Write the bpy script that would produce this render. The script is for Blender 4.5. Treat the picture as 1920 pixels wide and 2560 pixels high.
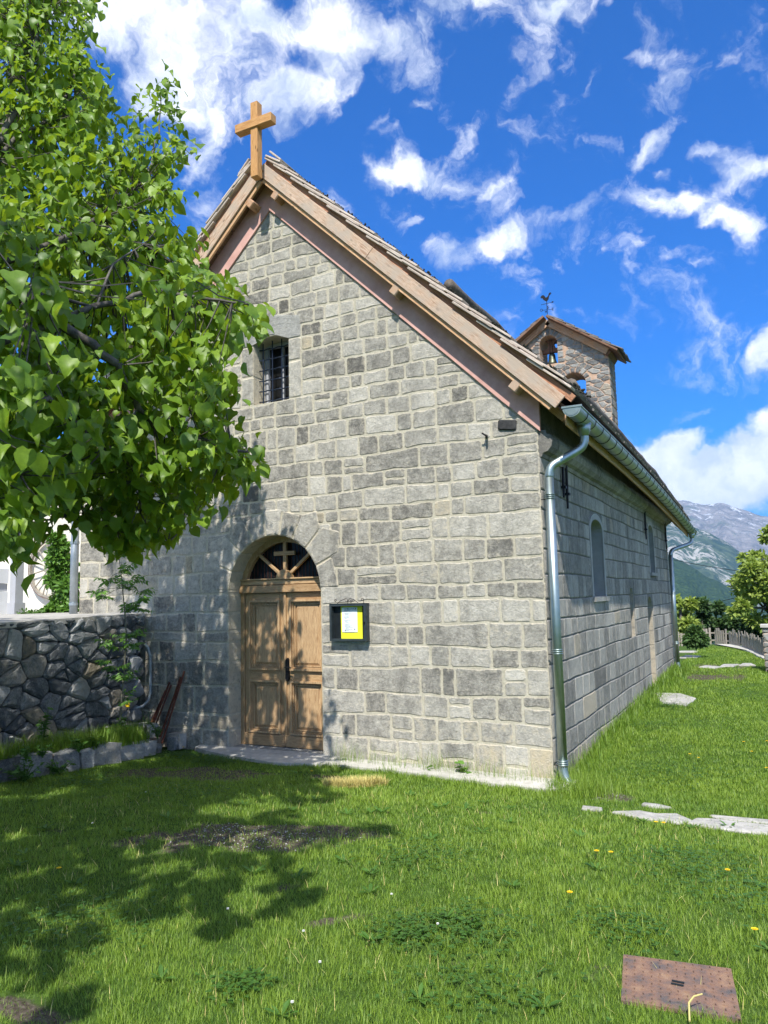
import bpy, bmesh, math, random
import numpy as np
from mathutils import Vector, Matrix, noise
for o in list(bpy.data.objects): bpy.data.objects.remove(o)
S = bpy.context.scene
rnd = random.Random(7)
pi = math.pi
# ------------------------------------------------------------------ camera
CAM = Vector((2.274, -8.279, 1.958)); YAW, PITCH, ROLL, FPX = -.4757, .1128, -.0238, 1884.6
FW = Vector((math.sin(YAW)*math.cos(PITCH), math.cos(YAW)*math.cos(PITCH), math.sin(PITCH)))
_r = Vector((math.cos(YAW), -math.sin(YAW), 0)); _u = _r.cross(FW)
RT = _r*math.cos(ROLL) + _u*math.sin(ROLL); UP = -_r*math.sin(ROLL) + _u*math.cos(ROLL)
cd = bpy.data.cameras.new('camera'); cam = bpy.data.objects.new('camera', cd); S.collection.objects.link(cam)
cam.matrix_world = Matrix(((RT.x, UP.x, -FW.x, CAM.x), (RT.y, UP.y, -FW.y, CAM.y), (RT.z, UP.z, -FW.z, CAM.z), (0, 0, 0, 1)))
cd.sensor_fit = 'HORIZONTAL'; cd.sensor_width = 36; cd.lens = FPX/1920*36; cd.clip_start = .05; cd.clip_end = 20000
S.camera = cam
S.render.resolution_x = 768; S.render.resolution_y = 1024
# ------------------------------------------------------------------ sun, sky, exposure
SUN = Vector((.211, -.579, .788)).normalized()
sd = bpy.data.lights.new('sun', 'SUN'); sd.energy = 4.9; sd.angle = math.radians(.53); sd.color = (1, .955, .88)
so = bpy.data.objects.new('sun', sd); S.collection.objects.link(so)
so.rotation_euler = SUN.to_track_quat('Z', 'Y').to_euler(); so.location = (0, -20, 30)
S.view_settings.view_transform = 'Standard'; S.view_settings.look = 'None'
S.view_settings.exposure = 0.6; S.view_settings.gamma = 1; S.view_settings.use_curve_mapping = False
W = bpy.data.worlds.new('World'); S.world = W; W.use_nodes = True
wn = W.node_tree; wn.nodes.clear()
def N(nt, t, **k):
    n = nt.nodes.new(t)
    for a, b in k.items():
        if a.startswith('i_'):
            key = a[2:]; key = int(key) if key.isdigit() else key.replace('_', ' ')
            n.inputs[key].default_value = b
        else: setattr(n, a, b)
    return n
def L(nt, a, b): nt.links.new(a, b)
def build_world():
    nt = wn
    sky = N(nt, 'ShaderNodeTexSky', sky_type='NISHITA', sun_disc=False, sun_elevation=math.radians(52), sun_rotation=math.radians(160), air_density=1.0, dust_density=.3, ozone_density=3.0, altitude=900)
    tint = N(nt, 'ShaderNodeMix', data_type='RGBA', blend_type='MULTIPLY'); tint.inputs[0].default_value = 1
    L(nt, sky.outputs[0], tint.inputs[6]); tint.inputs[7].default_value = (.022, .42, 1.0, 1)
    tc = N(nt, 'ShaderNodeTexCoord')
    nz = N(nt, 'ShaderNodeTexNoise', noise_dimensions='3D'); nz.inputs['Scale'].default_value = 9; nz.inputs['Detail'].default_value = 5; nz.inputs['Roughness'].default_value = .6
    L(nt, tc.outputs['Generated'], nz.inputs['Vector'])
    sub = N(nt, 'ShaderNodeVectorMath', operation='SUBTRACT'); L(nt, nz.outputs['Color'], sub.inputs[0]); sub.inputs[1].default_value = (.5, .5, .5)
    sc = N(nt, 'ShaderNodeVectorMath', operation='SCALE'); L(nt, sub.outputs[0], sc.inputs[0]); sc.inputs['Scale'].default_value = .11
    ad = N(nt, 'ShaderNodeVectorMath', operation='ADD'); L(nt, tc.outputs['Generated'], ad.inputs[0]); L(nt, sc.outputs[0], ad.inputs[1])
    # clouds: (azimuth, elevation, tilt, half length, half height, amount); degrees
    C = [(-46,39,0,9,3.5,1.05),(-42,36.0,30,5,3.2,.95),(-37,39.5,0,5,2.4,.85),(-36,35.2,30,4.4,1.6,.72),(-31.5,39.5,0,4.5,2.0,.85),(-29,38.5,25,4,1.8,.8),(-31.5,35.5,25,3.5,1.5,.75),
         (-25.5,38.8,10,4,2.4,1.),(-25,36.8,30,2.4,1.4,.8),(-19.5,39.8,0,5,1.8,1.),(-13,39.6,0,3.5,1.,.9),(-40.5,32.3,60,3.2,1.7,.95),(-40.5,29.5,60,2,1.,.6),(-24.5,30.6,-8,2.9,1.05,.95),(-21.5,29.6,-30,2,.9,.6),
         (-26.6,33.6,60,1.4,.5,.45),(-23.4,35,45,1.2,.6,.6),(-17.8,28.5,35,1.8,.5,.5),(-18.3,24.9,8,4.3,1.0,.85),(-15,26.3,25,2.6,1.0,.8),(-11.5,27.3,10,1.8,.6,.6),(-21.6,25.4,0,2.2,.9,.75),(-17,23.6,0,2,.5,.6),
         (-5.7,30.6,45,2.1,.9,.85),(-5.0,28.9,-40,1.2,.5,.5),(-3.9,26.3,-5,2.8,1.25,1.05),(-1.7,24.8,-15,2.4,1.0,1.),(-5.2,26.9,20,1.6,.6,.6),(-4.4,22.9,15,1.2,.6,.7),(-3.4,22.0,-20,1.3,.4,.55),
         (-5.6,35.8,-15,2.2,.6,.6),(-10.2,35.4,60,1.6,.5,.55),(-1.9,29.3,10,1.2,.5,.6),(-11.2,31.2,70,1.,.4,.4),(1.6,27.8,20,2,.7,.7),(-24.4,27.3,20,1.,.4,.5),(-40.4,29.4,10,1.6,.5,.45),(1.6,16.6,50,2.6,1.3,1.2),
         (-6.4,9.0,0,3.0,1.7,1.6),(-4.6,9.9,0,1.8,1.2,1.3),(-2.6,7.9,0,3.2,2.0,1.6),(-.8,9.3,0,2.0,1.5,1.4),(.8,10.9,30,1.8,1.8,1.4),(3.6,9,0,4,3.2,1.5),(-4.5,6.8,0,6,1.5,1.5),(-9.5,8.2,0,2.4,1.2,1.2),
         (-60,55,20,20,12,1.2),(0,75,0,26,14,1.2),(60,65,0,26,14,1.2),(130,60,0,26,13,1.2),(-100,55,0,26,13,1.2),(-120,25,0,24,12,1.3),(-155,18,0,24,10,1.3),(80,18,0,24,11,1.3),(125,15,0,22,10,1.3),(180,14,0,22,8,1.3),(45,18,0,16,8,1.2),(-90,14,0,18,9,1.2),(-170,62,0,22,12,1.2),(9,8,0,6,4,1.5),(18,7,0,7,5,1.3),(-50,8,0,8,3,1.),(-65,12,0,9,5,1.1),(-80,30,0,12,6,1.),(20,35,20,10,4,.8),(35,22,0,9,4,.9),(-14,52,10,9,4,.8),(-45,55,0,12,5,.8),(60,40,0,12,6,.9),(100,20,0,14,6,1.),(150,35,0,14,6,.9),(200,22,0,14,6,1.),(235,40,0,12,6,.9),(170,60,0,14,7,.8)]  # clouds mostly out of view, the large ones added to lift ambient light
    acc = None
    for az, el, t, a, b, am in C:
        az, el, t = map(math.radians, (az, el, t))
        c = Vector((math.sin(az)*math.cos(el), math.cos(az)*math.cos(el), math.sin(el)))
        x = Vector((math.cos(az), -math.sin(az), 0)); y = c.cross(x) * -1
        if y.z < 0: y = -y
        X = x*math.cos(t) + y*math.sin(t); Y = X.cross(c)*-1
        Mx = Matrix((X, Y, X.cross(Y))).transposed()
        mp = N(nt, 'ShaderNodeMapping', vector_type='TEXTURE')
        mp.inputs['Location'].default_value = c; mp.inputs['Rotation'].default_value = Mx.to_euler()
        mp.inputs['Scale'].default_value = (math.radians(a), math.radians(b), .8)
        L(nt, ad.outputs[0], mp.inputs['Vector'])
        ln = N(nt, 'ShaderNodeVectorMath', operation='LENGTH'); L(nt, mp.outputs[0], ln.inputs[0])
        mr = N(nt, 'ShaderNodeMapRange', interpolation_type='SMOOTHSTEP'); L(nt, ln.outputs['Value'], mr.inputs[0])
        mr.inputs[1].default_value = 0; mr.inputs[2].default_value = 1.9; mr.inputs[3].default_value = am; mr.inputs[4].default_value = 0
        if acc is None: acc = mr.outputs[0]
        else:
            m = N(nt, 'ShaderNodeMath', operation='SMOOTH_MAX'); m.inputs[2].default_value = .3; L(nt, acc, m.inputs[0]); L(nt, mr.outputs[0], m.inputs[1]); acc = m.outputs[0]
    n2 = N(nt, 'ShaderNodeTexNoise'); n2.inputs['Scale'].default_value = 13; n2.inputs['Detail'].default_value = 10; n2.inputs['Roughness'].default_value = .6; n2.inputs['Distortion'].default_value = .5
    L(nt, ad.outputs[0], n2.inputs['Vector'])
    nr = N(nt, 'ShaderNodeMapRange'); L(nt, n2.outputs['Fac'], nr.inputs[0]); nr.inputs[1].default_value = .3; nr.inputs[2].default_value = .7; nr.inputs[3].default_value = -.62; nr.inputs[4].default_value = .38
    sm = N(nt, 'ShaderNodeMath', operation='ADD'); L(nt, acc, sm.inputs[0]); L(nt, nr.outputs[0], sm.inputs[1])
    mk = N(nt, 'ShaderNodeMapRange', interpolation_type='SMOOTHSTEP'); L(nt, sm.outputs[0], mk.inputs[0]); mk.inputs[1].default_value = .12; mk.inputs[2].default_value = 1.02; mk.inputs[3].default_value = 0; mk.inputs[4].default_value = .97
    # cloud colour: brighter where thick, soft grey-blue bottoms
    n3 = N(nt, 'ShaderNodeTexNoise'); n3.inputs['Scale'].default_value = 16; n3.inputs['Detail'].default_value = 6
    L(nt, ad.outputs[0], n3.inputs['Vector'])
    cr = N(nt, 'ShaderNodeValToRGB'); cr.color_ramp.elements[0].position = .36; cr.color_ramp.elements[0].color = (4.2, 4.6, 5.3, 1); cr.color_ramp.elements[1].position = .6; cr.color_ramp.elements[1].color = (7.0, 7.0, 7.1, 1)
    L(nt, n3.outputs['Fac'], cr.inputs[0])
    mx = N(nt, 'ShaderNodeMix', data_type='RGBA'); L(nt, mk.outputs[0], mx.inputs[0]); L(nt, tint.outputs[2], mx.inputs[6]); L(nt, cr.outputs[0], mx.inputs[7])
    bg = N(nt, 'ShaderNodeBackground'); bg.inputs['Strength'].default_value = .15; L(nt, mx.outputs[2], bg.inputs[0])
    out = N(nt, 'ShaderNodeOutputWorld'); L(nt, bg.outputs[0], out.inputs[0])
build_world()
# ------------------------------------------------------------------ helpers
COL = S.collection
def at(px, py, d):
    return CAM + (FW + RT*((px-960)/FPX) - UP*((py-1280)/FPX))*d
def project(p):
    v = Vector(p)-CAM; z = v.dot(FW)
    return (960+FPX*v.dot(RT)/z, 1280-FPX*v.dot(UP)/z, z) if z > .05 else (1e9, 1e9, z)
def tag(o, label=None, cat=None, group=None, kind=None):
    if label: o['label'] = label
    if cat: o['category'] = cat
    if group: o['group'] = group
    if kind: o['kind'] = kind
    return o
def par(o, p):
    if p is not None:
        o.parent = p; o.matrix_parent_inverse = wmat(p).inverted()
def wmat(o):
    m = o.matrix_basis.copy()
    if o.parent: m = wmat(o.parent) @ o.matrix_parent_inverse @ m
    return m
def thing(name, label, cat, loc=(0, 0, 0), group=None):
    o = bpy.data.objects.new(name, None); COL.objects.link(o); o.location = loc; o.empty_display_size = .2
    return tag(o, label, cat, group)
class MB:
    def __init__(s): s.v = []; s.f = []; s.c = []; s.m = []
    def add(s, vs, fs, col=(.5, .5, 0), mi=0):
        b = len(s.v); s.v += [tuple(v) for v in vs]
        s.c += (col if isinstance(col, list) else [col]*len(vs))
        s.f += [tuple(i+b for i in f) for f in fs]; s.m += [mi]*len(fs)
        return s
    def box(s, x0, x1, y0, y1, z0, z1, col=(.5, .5, 0), mi=0):
        vs = [(x, y, z) for z in (z0, z1) for y in (y0, y1) for x in (x0, x1)]
        return s.add(vs, [(0, 2, 3, 1), (4, 5, 7, 6), (0, 1, 5, 4), (2, 6, 7, 3), (0, 4, 6, 2), (1, 3, 7, 5)], col, mi)
    def tube(s, pts, r, n=8, col=(.5, .5, 0), caps=True, mi=0):
        pts = [Vector(p) for p in pts]; rs = r if isinstance(r, (list, tuple)) else [r]*len(pts)
        t0 = (pts[1]-pts[0]).normalized(); a = t0.orthogonal().normalized(); vs = []; fs = []
        for i, p in enumerate(pts):
            t = (pts[min(i+1, len(pts)-1)]-pts[max(i-1, 0)]).normalized()
            a = (a - t*a.dot(t)).normalized(); b = t.cross(a)
            for k in range(n):
                th = 2*pi*k/n; vs.append(p + (a*math.cos(th)+b*math.sin(th))*rs[i])
        for i in range(len(pts)-1):
            for k in range(n):
                k2 = (k+1) % n; fs.append((i*n+k, i*n+k2, (i+1)*n+k2, (i+1)*n+k))
        if caps: fs.append(tuple(reversed(range(n)))); fs.append(tuple((len(pts)-1)*n+k for k in range(n)))
        return s.add(vs, fs, col, mi)
    def prism(s, poly, fn, w0, w1, col=(.5, .5, 0), mi=0):
        n = len(poly); vs = [fn(u, v, w0) for u, v in poly]+[fn(u, v, w1) for u, v in poly]
        fs = [tuple(range(n)), tuple(range(2*n-1, n-1, -1))]+[(i, (i+1) % n+n*0, (i+1) % n+n, i+n) for i in range(n)]
        return s.add(vs, fs, col, mi)
    def build(s, name, mat, parent=None, smooth=False, recalc=True, link=True):
        me = bpy.data.meshes.new(name); me.from_pydata(s.v, [], s.f)
        for m in (mat if isinstance(mat, (list, tuple)) else [mat]): me.materials.append(m)
        if any(s.m): me.polygons.foreach_set('material_index', s.m)
        ca = me.color_attributes.new('tone', 'FLOAT_COLOR', 'POINT')
        ca.data.foreach_set('color', np.array([(c[0], c[1], c[2], 1) for c in s.c], dtype=np.float32).ravel())
        if recalc:
            bm = bmesh.new(); bm.from_mesh(me); bmesh.ops.recalc_face_normals(bm, faces=bm.faces); bm.to_mesh(me); bm.free()
        if smooth: me.polygons.foreach_set('use_smooth', [True]*len(me.polygons))
        me.update()
        o = bpy.data.objects.new(name, me)
        if link: COL.objects.link(o); par(o, parent)
        return o
def beam(name, A, B, w, h, mat, parent=None, up=(0, 0, 1), off=(0, 0), bev=.004, col=None):
    """a squared timber from A to B; its own x axis runs along the grain"""
    A = Vector(A); B = Vector(B); X = (B-A).normalized(); Z = Vector(up); Z = (Z-X*Z.dot(X)).normalized(); Y = Z.cross(X)
    l = (B-A).length; bm = bmesh.new(); bmesh.ops.create_cube(bm, size=1)
    for v in bm.verts: v.co = Vector(((v.co.x+.5)*l, v.co.y*w+off[0], v.co.z*h+off[1]))
    if bev: bmesh.ops.bevel(bm, geom=bm.edges[:], offset=bev, segments=1, affect='EDGES')
    me = bpy.data.meshes.new(name); bm.to_mesh(me); bm.free(); me.materials.append(mat)
    ca = me.color_attributes.new('tone', 'FLOAT_COLOR', 'POINT'); c = col or (rnd.uniform(.35, .65), rnd.random(), 0)
    ca.data.foreach_set('color', np.tile(np.array([c[0], c[1], c[2], 1], dtype=np.float32), len(me.vertices)))
    o = bpy.data.objects.new(name, me); COL.objects.link(o)
    o.matrix_basis = Matrix(((X.x, Y.x, Z.x, A.x), (X.y, Y.y, Z.y, A.y), (X.z, Y.z, Z.z, A.z), (0, 0, 0, 1)))
    if parent is not None: o.parent = parent; o.matrix_parent_inverse = wmat(parent).inverted()
    return o
def arc(cx, cy, r, a0, a1, n, ry=None):
    return [(cx+r*math.cos(a0+(a1-a0)*i/n), cy+(ry or r)*math.sin(a0+(a1-a0)*i/n)) for i in range(n+1)]
def bool_cut(o, cutters):
    for c in cutters:
        m = o.modifiers.new('b', 'BOOLEAN'); m.operation = 'DIFFERENCE'; m.object = c; m.solver = 'EXACT'
    dg = bpy.context.evaluated_depsgraph_get(); dg.update()
    me = bpy.data.meshes.new_from_object(o.evaluated_get(dg)); o.modifiers.clear(); old = o.data; o.data = me; me.name = old.name
    for c in cutters: bpy.data.objects.remove(c)
# ------------------------------------------------------------------ materials
def mat(name, fn):
    m = bpy.data.materials.new(name); m.use_nodes = True; nt = m.node_tree; nt.nodes.clear()
    b = N(nt, 'ShaderNodeBsdfPrincipled'); o = N(nt, 'ShaderNodeOutputMaterial'); L(nt, b.outputs[0], o.inputs[0]); fn(nt, b, o); return m
def noise_n(nt, vec, scale, detail=4, rough=.6, dist=0):
    n = N(nt, 'ShaderNodeTexNoise'); n.inputs['Scale'].default_value = scale; n.inputs['Detail'].default_value = detail; n.inputs['Roughness'].default_value = rough; n.inputs['Distortion'].default_value = dist
    if vec is not None: L(nt, vec, n.inputs['Vector'])
    return n.outputs['Fac']
def ramp(nt, fac, stops):
    r = N(nt, 'ShaderNodeValToRGB'); e = r.color_ramp.elements
    for i, (p, c) in enumerate(stops):
        x = e[i] if i < 2 else e.new(p)
        x.position = p; x.color = (c[0], c[1], c[2], 1)
    L(nt, fac, r.inputs[0]); return r.outputs[0]
def mixc(nt, fac, a, b, mode='MIX'):
    m = N(nt, 'ShaderNodeMix', data_type='RGBA', blend_type=mode)
    for s, v in ((0, fac), (6, a), (7, b)):
        if hasattr(v, 'is_linked') or hasattr(v, 'links'): L(nt, v, m.inputs[s])
        else: m.inputs[s].default_value = v if s == 0 else (v[0], v[1], v[2], 1)
    return m.outputs[2]
def rng(nt, v, a, b, c, d, smooth=False):
    m = N(nt, 'ShaderNodeMapRange'); L(nt, v, m.inputs[0])
    for i, x in enumerate((a, b, c, d)): m.inputs[i+1].default_value = x
    if smooth: m.interpolation_type = 'SMOOTHSTEP'
    return m.outputs[0]
def mth(nt, op, a, b=None):
    m = N(nt, 'ShaderNodeMath', operation=op)
    for i, v in enumerate((a, b)):
        if v is None: continue
        if isinstance(v, (int, float)): m.inputs[i].default_value = v
        else: L(nt, v, m.inputs[i])
    return m.outputs[0]
def bump(nt, b, h, s=.5, d=.01):
    n = N(nt, 'ShaderNodeBump'); n.inputs['Strength'].default_value = s; n.inputs['Distance'].default_value = d; L(nt, h, n.inputs['Height']); L(nt, n.outputs[0], b.inputs['Normal'])
def geo(nt): return N(nt, 'ShaderNodeNewGeometry').outputs['Position']
def objc(nt): return N(nt, 'ShaderNodeTexCoord').outputs['Object']
def tone(nt):
    a = N(nt, 'ShaderNodeAttribute', attribute_name='tone'); s = N(nt, 'ShaderNodeSeparateColor'); L(nt, a.outputs['Color'], s.inputs[0]); return s.outputs[0], s.outputs[1], s.outputs[2]
def stone_mat(name, dark, light, warm, mortar, smear=.75, sc=1., veins=True, bs=.7):
    def fn(nt, b, o):
        p = geo(nt); t, w, e = tone(nt)
        g = noise_n(nt, p, 34*sc, 8, .8); g2 = noise_n(nt, p, 8*sc, 5, .65); g3 = noise_n(nt, p, 170*sc, 3, .7)
        f = mth(nt, 'ADD', mth(nt, 'MULTIPLY', g, .55), mth(nt, 'MULTIPLY', g2, .45)); f = mth(nt, 'ADD', f, mth(nt, 'MULTIPLY', g3, .2))
        f = mth(nt, 'ADD', f, mth(nt, 'MULTIPLY', mth(nt, 'SUBTRACT', t, .5), .42))
        c = ramp(nt, f, [(.42, dark), (.76, light)])
        c = mixc(nt, rng(nt, mth(nt, 'ADD', w, mth(nt, 'MULTIPLY', mth(nt, 'SUBTRACT', g2, .5), 1.1)), .62, 1.05, 0, .75), c, warm)
        mpw = N(nt, 'ShaderNodeMapping'); L(nt, p, mpw.inputs[0]); mpw.inputs['Scale'].default_value = (1.6, 1.6, .45); ws = noise_n(nt, mpw.outputs[0], 1.3, 5, .65)
        c = mixc(nt, rng(nt, ws, .5, .68, 0, .42), c, (.10, .10, .092))
        c = mixc(nt, rng(nt, noise_n(nt, p, 6.5, 5, .7), .64, .70, 0, .5), c, (.60, .57, .46))
        if veins:
            v = N(nt, 'ShaderNodeTexNoise', noise_type='RIDGED_MULTIFRACTAL'); v.inputs['Scale'].default_value = 4.5*sc; v.inputs['Detail'].default_value = 5; v.inputs['Distortion'].default_value = 1.5; L(nt, p, v.inputs['Vector'])
            vm = mth(nt, 'MULTIPLY', rng(nt, v.outputs['Fac'], 1.75, 2.3, 0, .55), rng(nt, noise_n(nt, p, 2.3*sc, 3), .5, .62, 0, 1))
            c = mixc(nt, vm, c, (.58, .58, .56))
        em = rng(nt, mth(nt, 'ADD', e, mth(nt, 'MULTIPLY', mth(nt, 'SUBTRACT', noise_n(nt, p, 16*sc, 5, .7), .5), 1.9)), .40, 1.05, 0, smear)
        c = mixc(nt, em, c, mortar)
        L(nt, c, b.inputs['Base Color']); b.inputs['Roughness'].default_value = .9; b.inputs['Specular IOR Level'].default_value = .25
        h = mth(nt, 'ADD', mth(nt, 'MULTIPLY', noise_n(nt, p, 22*sc, 8, .8, .6), 1.3), mth(nt, 'MULTIPLY', noise_n(nt, p, 120*sc, 3, .6), .35))
        bump(nt, b, h, bs, .03)
    return mat(name, fn)
MORT = (.62, .55, .41)
M = {}
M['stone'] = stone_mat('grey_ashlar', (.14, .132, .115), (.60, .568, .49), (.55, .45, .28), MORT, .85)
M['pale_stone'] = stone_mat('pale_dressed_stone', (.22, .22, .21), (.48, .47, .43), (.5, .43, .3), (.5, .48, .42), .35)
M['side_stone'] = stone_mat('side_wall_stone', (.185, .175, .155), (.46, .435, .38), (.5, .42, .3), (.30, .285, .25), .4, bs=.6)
M['dry_stone'] = stone_mat('dry_wall_stone', (.085, .098, .11), (.50, .51, .51), (.38, .31, .2), (.2, .2, .2), .1, sc=1.1, bs=1.)
M['rubble'] = stone_mat('rubble_stone', (.12, .125, .125), (.40, .40, .37), (.45, .38, .27), (.50, .36, .26), .7)
def plain(name, c1, c2, scale, rough=.85, bs=.3, bd=.01, metal=0, spec=.3, detail=5):
    def fn(nt, b, o):
        p = geo(nt); g = noise_n(nt, p, scale, detail, .65); g2 = noise_n(nt, p, scale*.13, 3)
        f = mth(nt, 'ADD', mth(nt, 'MULTIPLY', g, .6), mth(nt, 'MULTIPLY', g2, .4))
        L(nt, ramp(nt, f, [(.36, c1), (.64, c2)]), b.inputs['Base Color']); b.inputs['Roughness'].default_value = rough; b.inputs['Metallic'].default_value = metal; b.inputs['Specular IOR Level'].default_value = spec
        if bs: bump(nt, b, g, bs, bd)
    return mat(name, fn)
M['mortar'] = plain('lime_mortar', (.36, .33, .25), (.56, .52, .41), 40, bs=.5)
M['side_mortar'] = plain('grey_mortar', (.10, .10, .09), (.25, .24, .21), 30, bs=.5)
M['orange_mortar'] = plain('orange_mortar', (.36, .22, .14), (.55, .40, .29), 14, bs=.5)
M['dark_gap'] = plain('dark_gap', (.02, .021, .022), (.06, .06, .06), 20)
M['pink'] = plain('pink_render', (.52, .285, .24), (.70, .43, .37), 5, bs=.25)
M['plaster'] = plain('grey_render', (.30, .30, .275), (.42, .41, .38), 6, bs=.15)
M['concrete'] = plain('pale_concrete', (.34, .33, .29), (.54, .52, .47), 9, bs=.35)
M['slab'] = plain('pale_slab_stone', (.24, .235, .215), (.50, .48, .44), 11, bs=.7, bd=.02)
M['zinc'] = plain('zinc', (.30, .37, .355), (.50, .56, .54), 3.5, rough=.42, bs=0, metal=1, spec=.5)
M['old_zinc'] = plain('grey_painted_metal', (.27, .31, .34), (.42, .46, .49), 6, rough=.4, bs=0, metal=.6)
M['iron'] = plain('dark_iron', (.012, .012, .013), (.035, .033, .035), 30, rough=.5, bs=.2, metal=.5)
M['blue_iron'] = plain('blue_black_iron', (.012, .018, .035), (.03, .045, .075), 30, rough=.4, bs=0, metal=.3)
M['rust'] = plain('rust', (.05, .018, .012), (.2, .065, .035), 35, rough=.85, bs=.5)
M['bronze'] = plain('bronze', (.06, .07, .055), (.16, .17, .12), 12, rough=.45, bs=.1, metal=.8)
M['moss'] = plain('dark_moss', (.008, .009, .006), (.03, .032, .02), 60)
M['bark'] = plain('linden_bark', (.045, .04, .036), (.15, .135, .12), 25, bs=.6)
M['grey_bark'] = plain('young_bark', (.10, .10, .07), (.2, .19, .14), 25, bs=.3)
M['white_wall'] = plain('cream_render', (.62, .57, .46), (.82, .79, .70), 3, bs=.6, bd=.03)
M['white_paint'] = plain('white_paint', (.66, .67, .68), (.75, .76, .76), 4, rough=.5, bs=0)
M['grey_paint'] = plain('grey_paint', (.36, .37, .40), (.45, .46, .49), 4, rough=.5, bs=0)
M['frame_dark'] = plain('anthracite_metal', (.03, .04, .043), (.06, .075, .08), 10, rough=.4, bs=0, metal=.3)
M['black'] = plain('black_backing', (.006, .008, .01), (.015, .02, .022), 10, rough=.5, bs=0)
M['yellow_paper'] = plain('yellow_paper', (.74, .74, .03), (.82, .80, .05), 4, bs=0)
M['white_paper'] = plain('white_paper', (.70, .78, .78), (.80, .86, .86), 4, bs=0)
M['ink'] = plain('ink', (.10, .12, .14), (.2, .22, .24), 40, bs=0)
M['yellow'] = plain('dandelion_yellow', (.75, .48, .01), (.85, .6, .02), 60, bs=0)
M['white_flower'] = plain('white_fluff', (.6, .6, .55), (.8, .8, .78), 60, bs=0)
M['conduit'] = plain('grey_conduit', (.26, .29, .30), (.36, .40, .41), 8, rough=.45, bs=0)
M['bare_soil'] = plain('bare_soil', (.06, .046, .034), (.2, .17, .14), 30, bs=.8, bd=.02)
M['pebble'] = plain('pale_pebble', (.22, .21, .19), (.5, .48, .45), 30)
M['log'] = plain('dark_log', (.05, .043, .036), (.17, .145, .12), 20, bs=.6)
M['glass'] = mat('window_glass', lambda nt, b, o: (b.inputs['Base Color'].__setattr__('default_value', (.012, .012, .012, 1)), b.inputs['Roughness'].__setattr__('default_value', .25), b.inputs['Specular IOR Level'].__setattr__('default_value', .12)))
def wood(name, dark, light, knots=True, sx=.35, sy=14, rough=.65, bs=.25, weather=None, vert=False):
    def fn(nt, b, o):
        oc = objc(nt); oi = N(nt, 'ShaderNodeObjectInfo').outputs['Random']
        cx = N(nt, 'ShaderNodeCombineXYZ'); L(nt, mth(nt, 'MULTIPLY', oi, 37.), cx.inputs[0]); L(nt, mth(nt, 'MULTIPLY', oi, 11.), cx.inputs[1]); L(nt, mth(nt, 'MULTIPLY', oi, 5.), cx.inputs[2])
        ad = N(nt, 'ShaderNodeVectorMath', operation='ADD'); L(nt, oc, ad.inputs[0]); L(nt, cx.outputs[0], ad.inputs[1])
        mp = N(nt, 'ShaderNodeMapping'); L(nt, ad.outputs[0], mp.inputs[0]); mp.inputs['Scale'].default_value = (sy*2.2, sy*2.2, sx*6) if vert else (sx*6, sy*2.2, sy*2.2)
        wv = N(nt, 'ShaderNodeTexNoise'); L(nt, mp.outputs[0], wv.inputs[0]); wv.inputs['Scale'].default_value = 1.3; wv.inputs['Detail'].default_value = 5; wv.inputs['Distortion'].default_value = 1.2
        sw = mth(nt, 'SINE', mth(nt, 'MULTIPLY', wv.outputs['Fac'], 30.)); f = mth(nt, 'ADD', mth(nt, 'MULTIPLY', sw, .18), wv.outputs['Fac'])
        t, w, e = tone(nt); f = mth(nt, 'ADD', f, mth(nt, 'MULTIPLY', mth(nt, 'SUBTRACT', t, .5), .5))
        c = ramp(nt, f, [(.25, dark), (.75, light)])
        if knots:
            mp2 = N(nt, 'ShaderNodeMapping'); L(nt, ad.outputs[0], mp2.inputs[0]); mp2.inputs['Scale'].default_value = (3.2, 7, 7)
            vo = N(nt, 'ShaderNodeTexVoronoi'); L(nt, mp2.outputs[0], vo.inputs[0]); vo.inputs['Scale'].default_value = 1.3
            c = mixc(nt, rng(nt, vo.outputs['Distance'], .07, .15, .75, 0), c, tuple(x*.35 for x in dark))
        if weather: c = mixc(nt, rng(nt, noise_n(nt, geo(nt), 3.5, 4, .6), .42, .6, 0, .85), c, weather)
        L(nt, c, b.inputs['Base Color']); b.inputs['Roughness'].default_value = rough; b.inputs['Specular IOR Level'].default_value = .3
        bump(nt, b, f, bs, .004)
    return mat(name, fn)
M['larch'] = wood('larch_boards', (.34, .155, .075), (.62, .38, .22), weather=(.45, .34, .25))
M['cross_wood'] = wood('honey_larch', (.42, .20, .065), (.64, .36, .14))
M['fascia'] = wood('weathered_larch', (.36, .22, .14), (.60, .45, .33), weather=(.42, .35, .28))
M['orange_board'] = wood('orange_larch', (.27, .115, .06), (.50, .26, .15))
M['lath'] = wood('pale_larch_lath', (.50, .28, .14), (.70, .45, .26))
M['oak'] = wood('oak_door', (.31, .18, .085), (.54, .37, .20), knots=False, sx=.5, sy=20, rough=.5)
M['oak_v'] = wood('oak_panel', (.33, .195, .095), (.58, .405, .225), knots=False, sx=.5, sy=20, rough=.5, vert=True)
M['shingle'] = wood('silvered_shingle', (.30, .235, .19), (.62, .53, .45), knots=False)
M['dark_shingle'] = wood('old_grey_shingle', (.07, .065, .058), (.24, .22, .20), knots=False)
M['soffit'] = wood('dark_soffit_board', (.12, .06, .035), (.25, .14, .085), knots=True)
M['picket'] = wood('grey_picket', (.17, .15, .12), (.4, .36, .3), knots=False)
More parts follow.
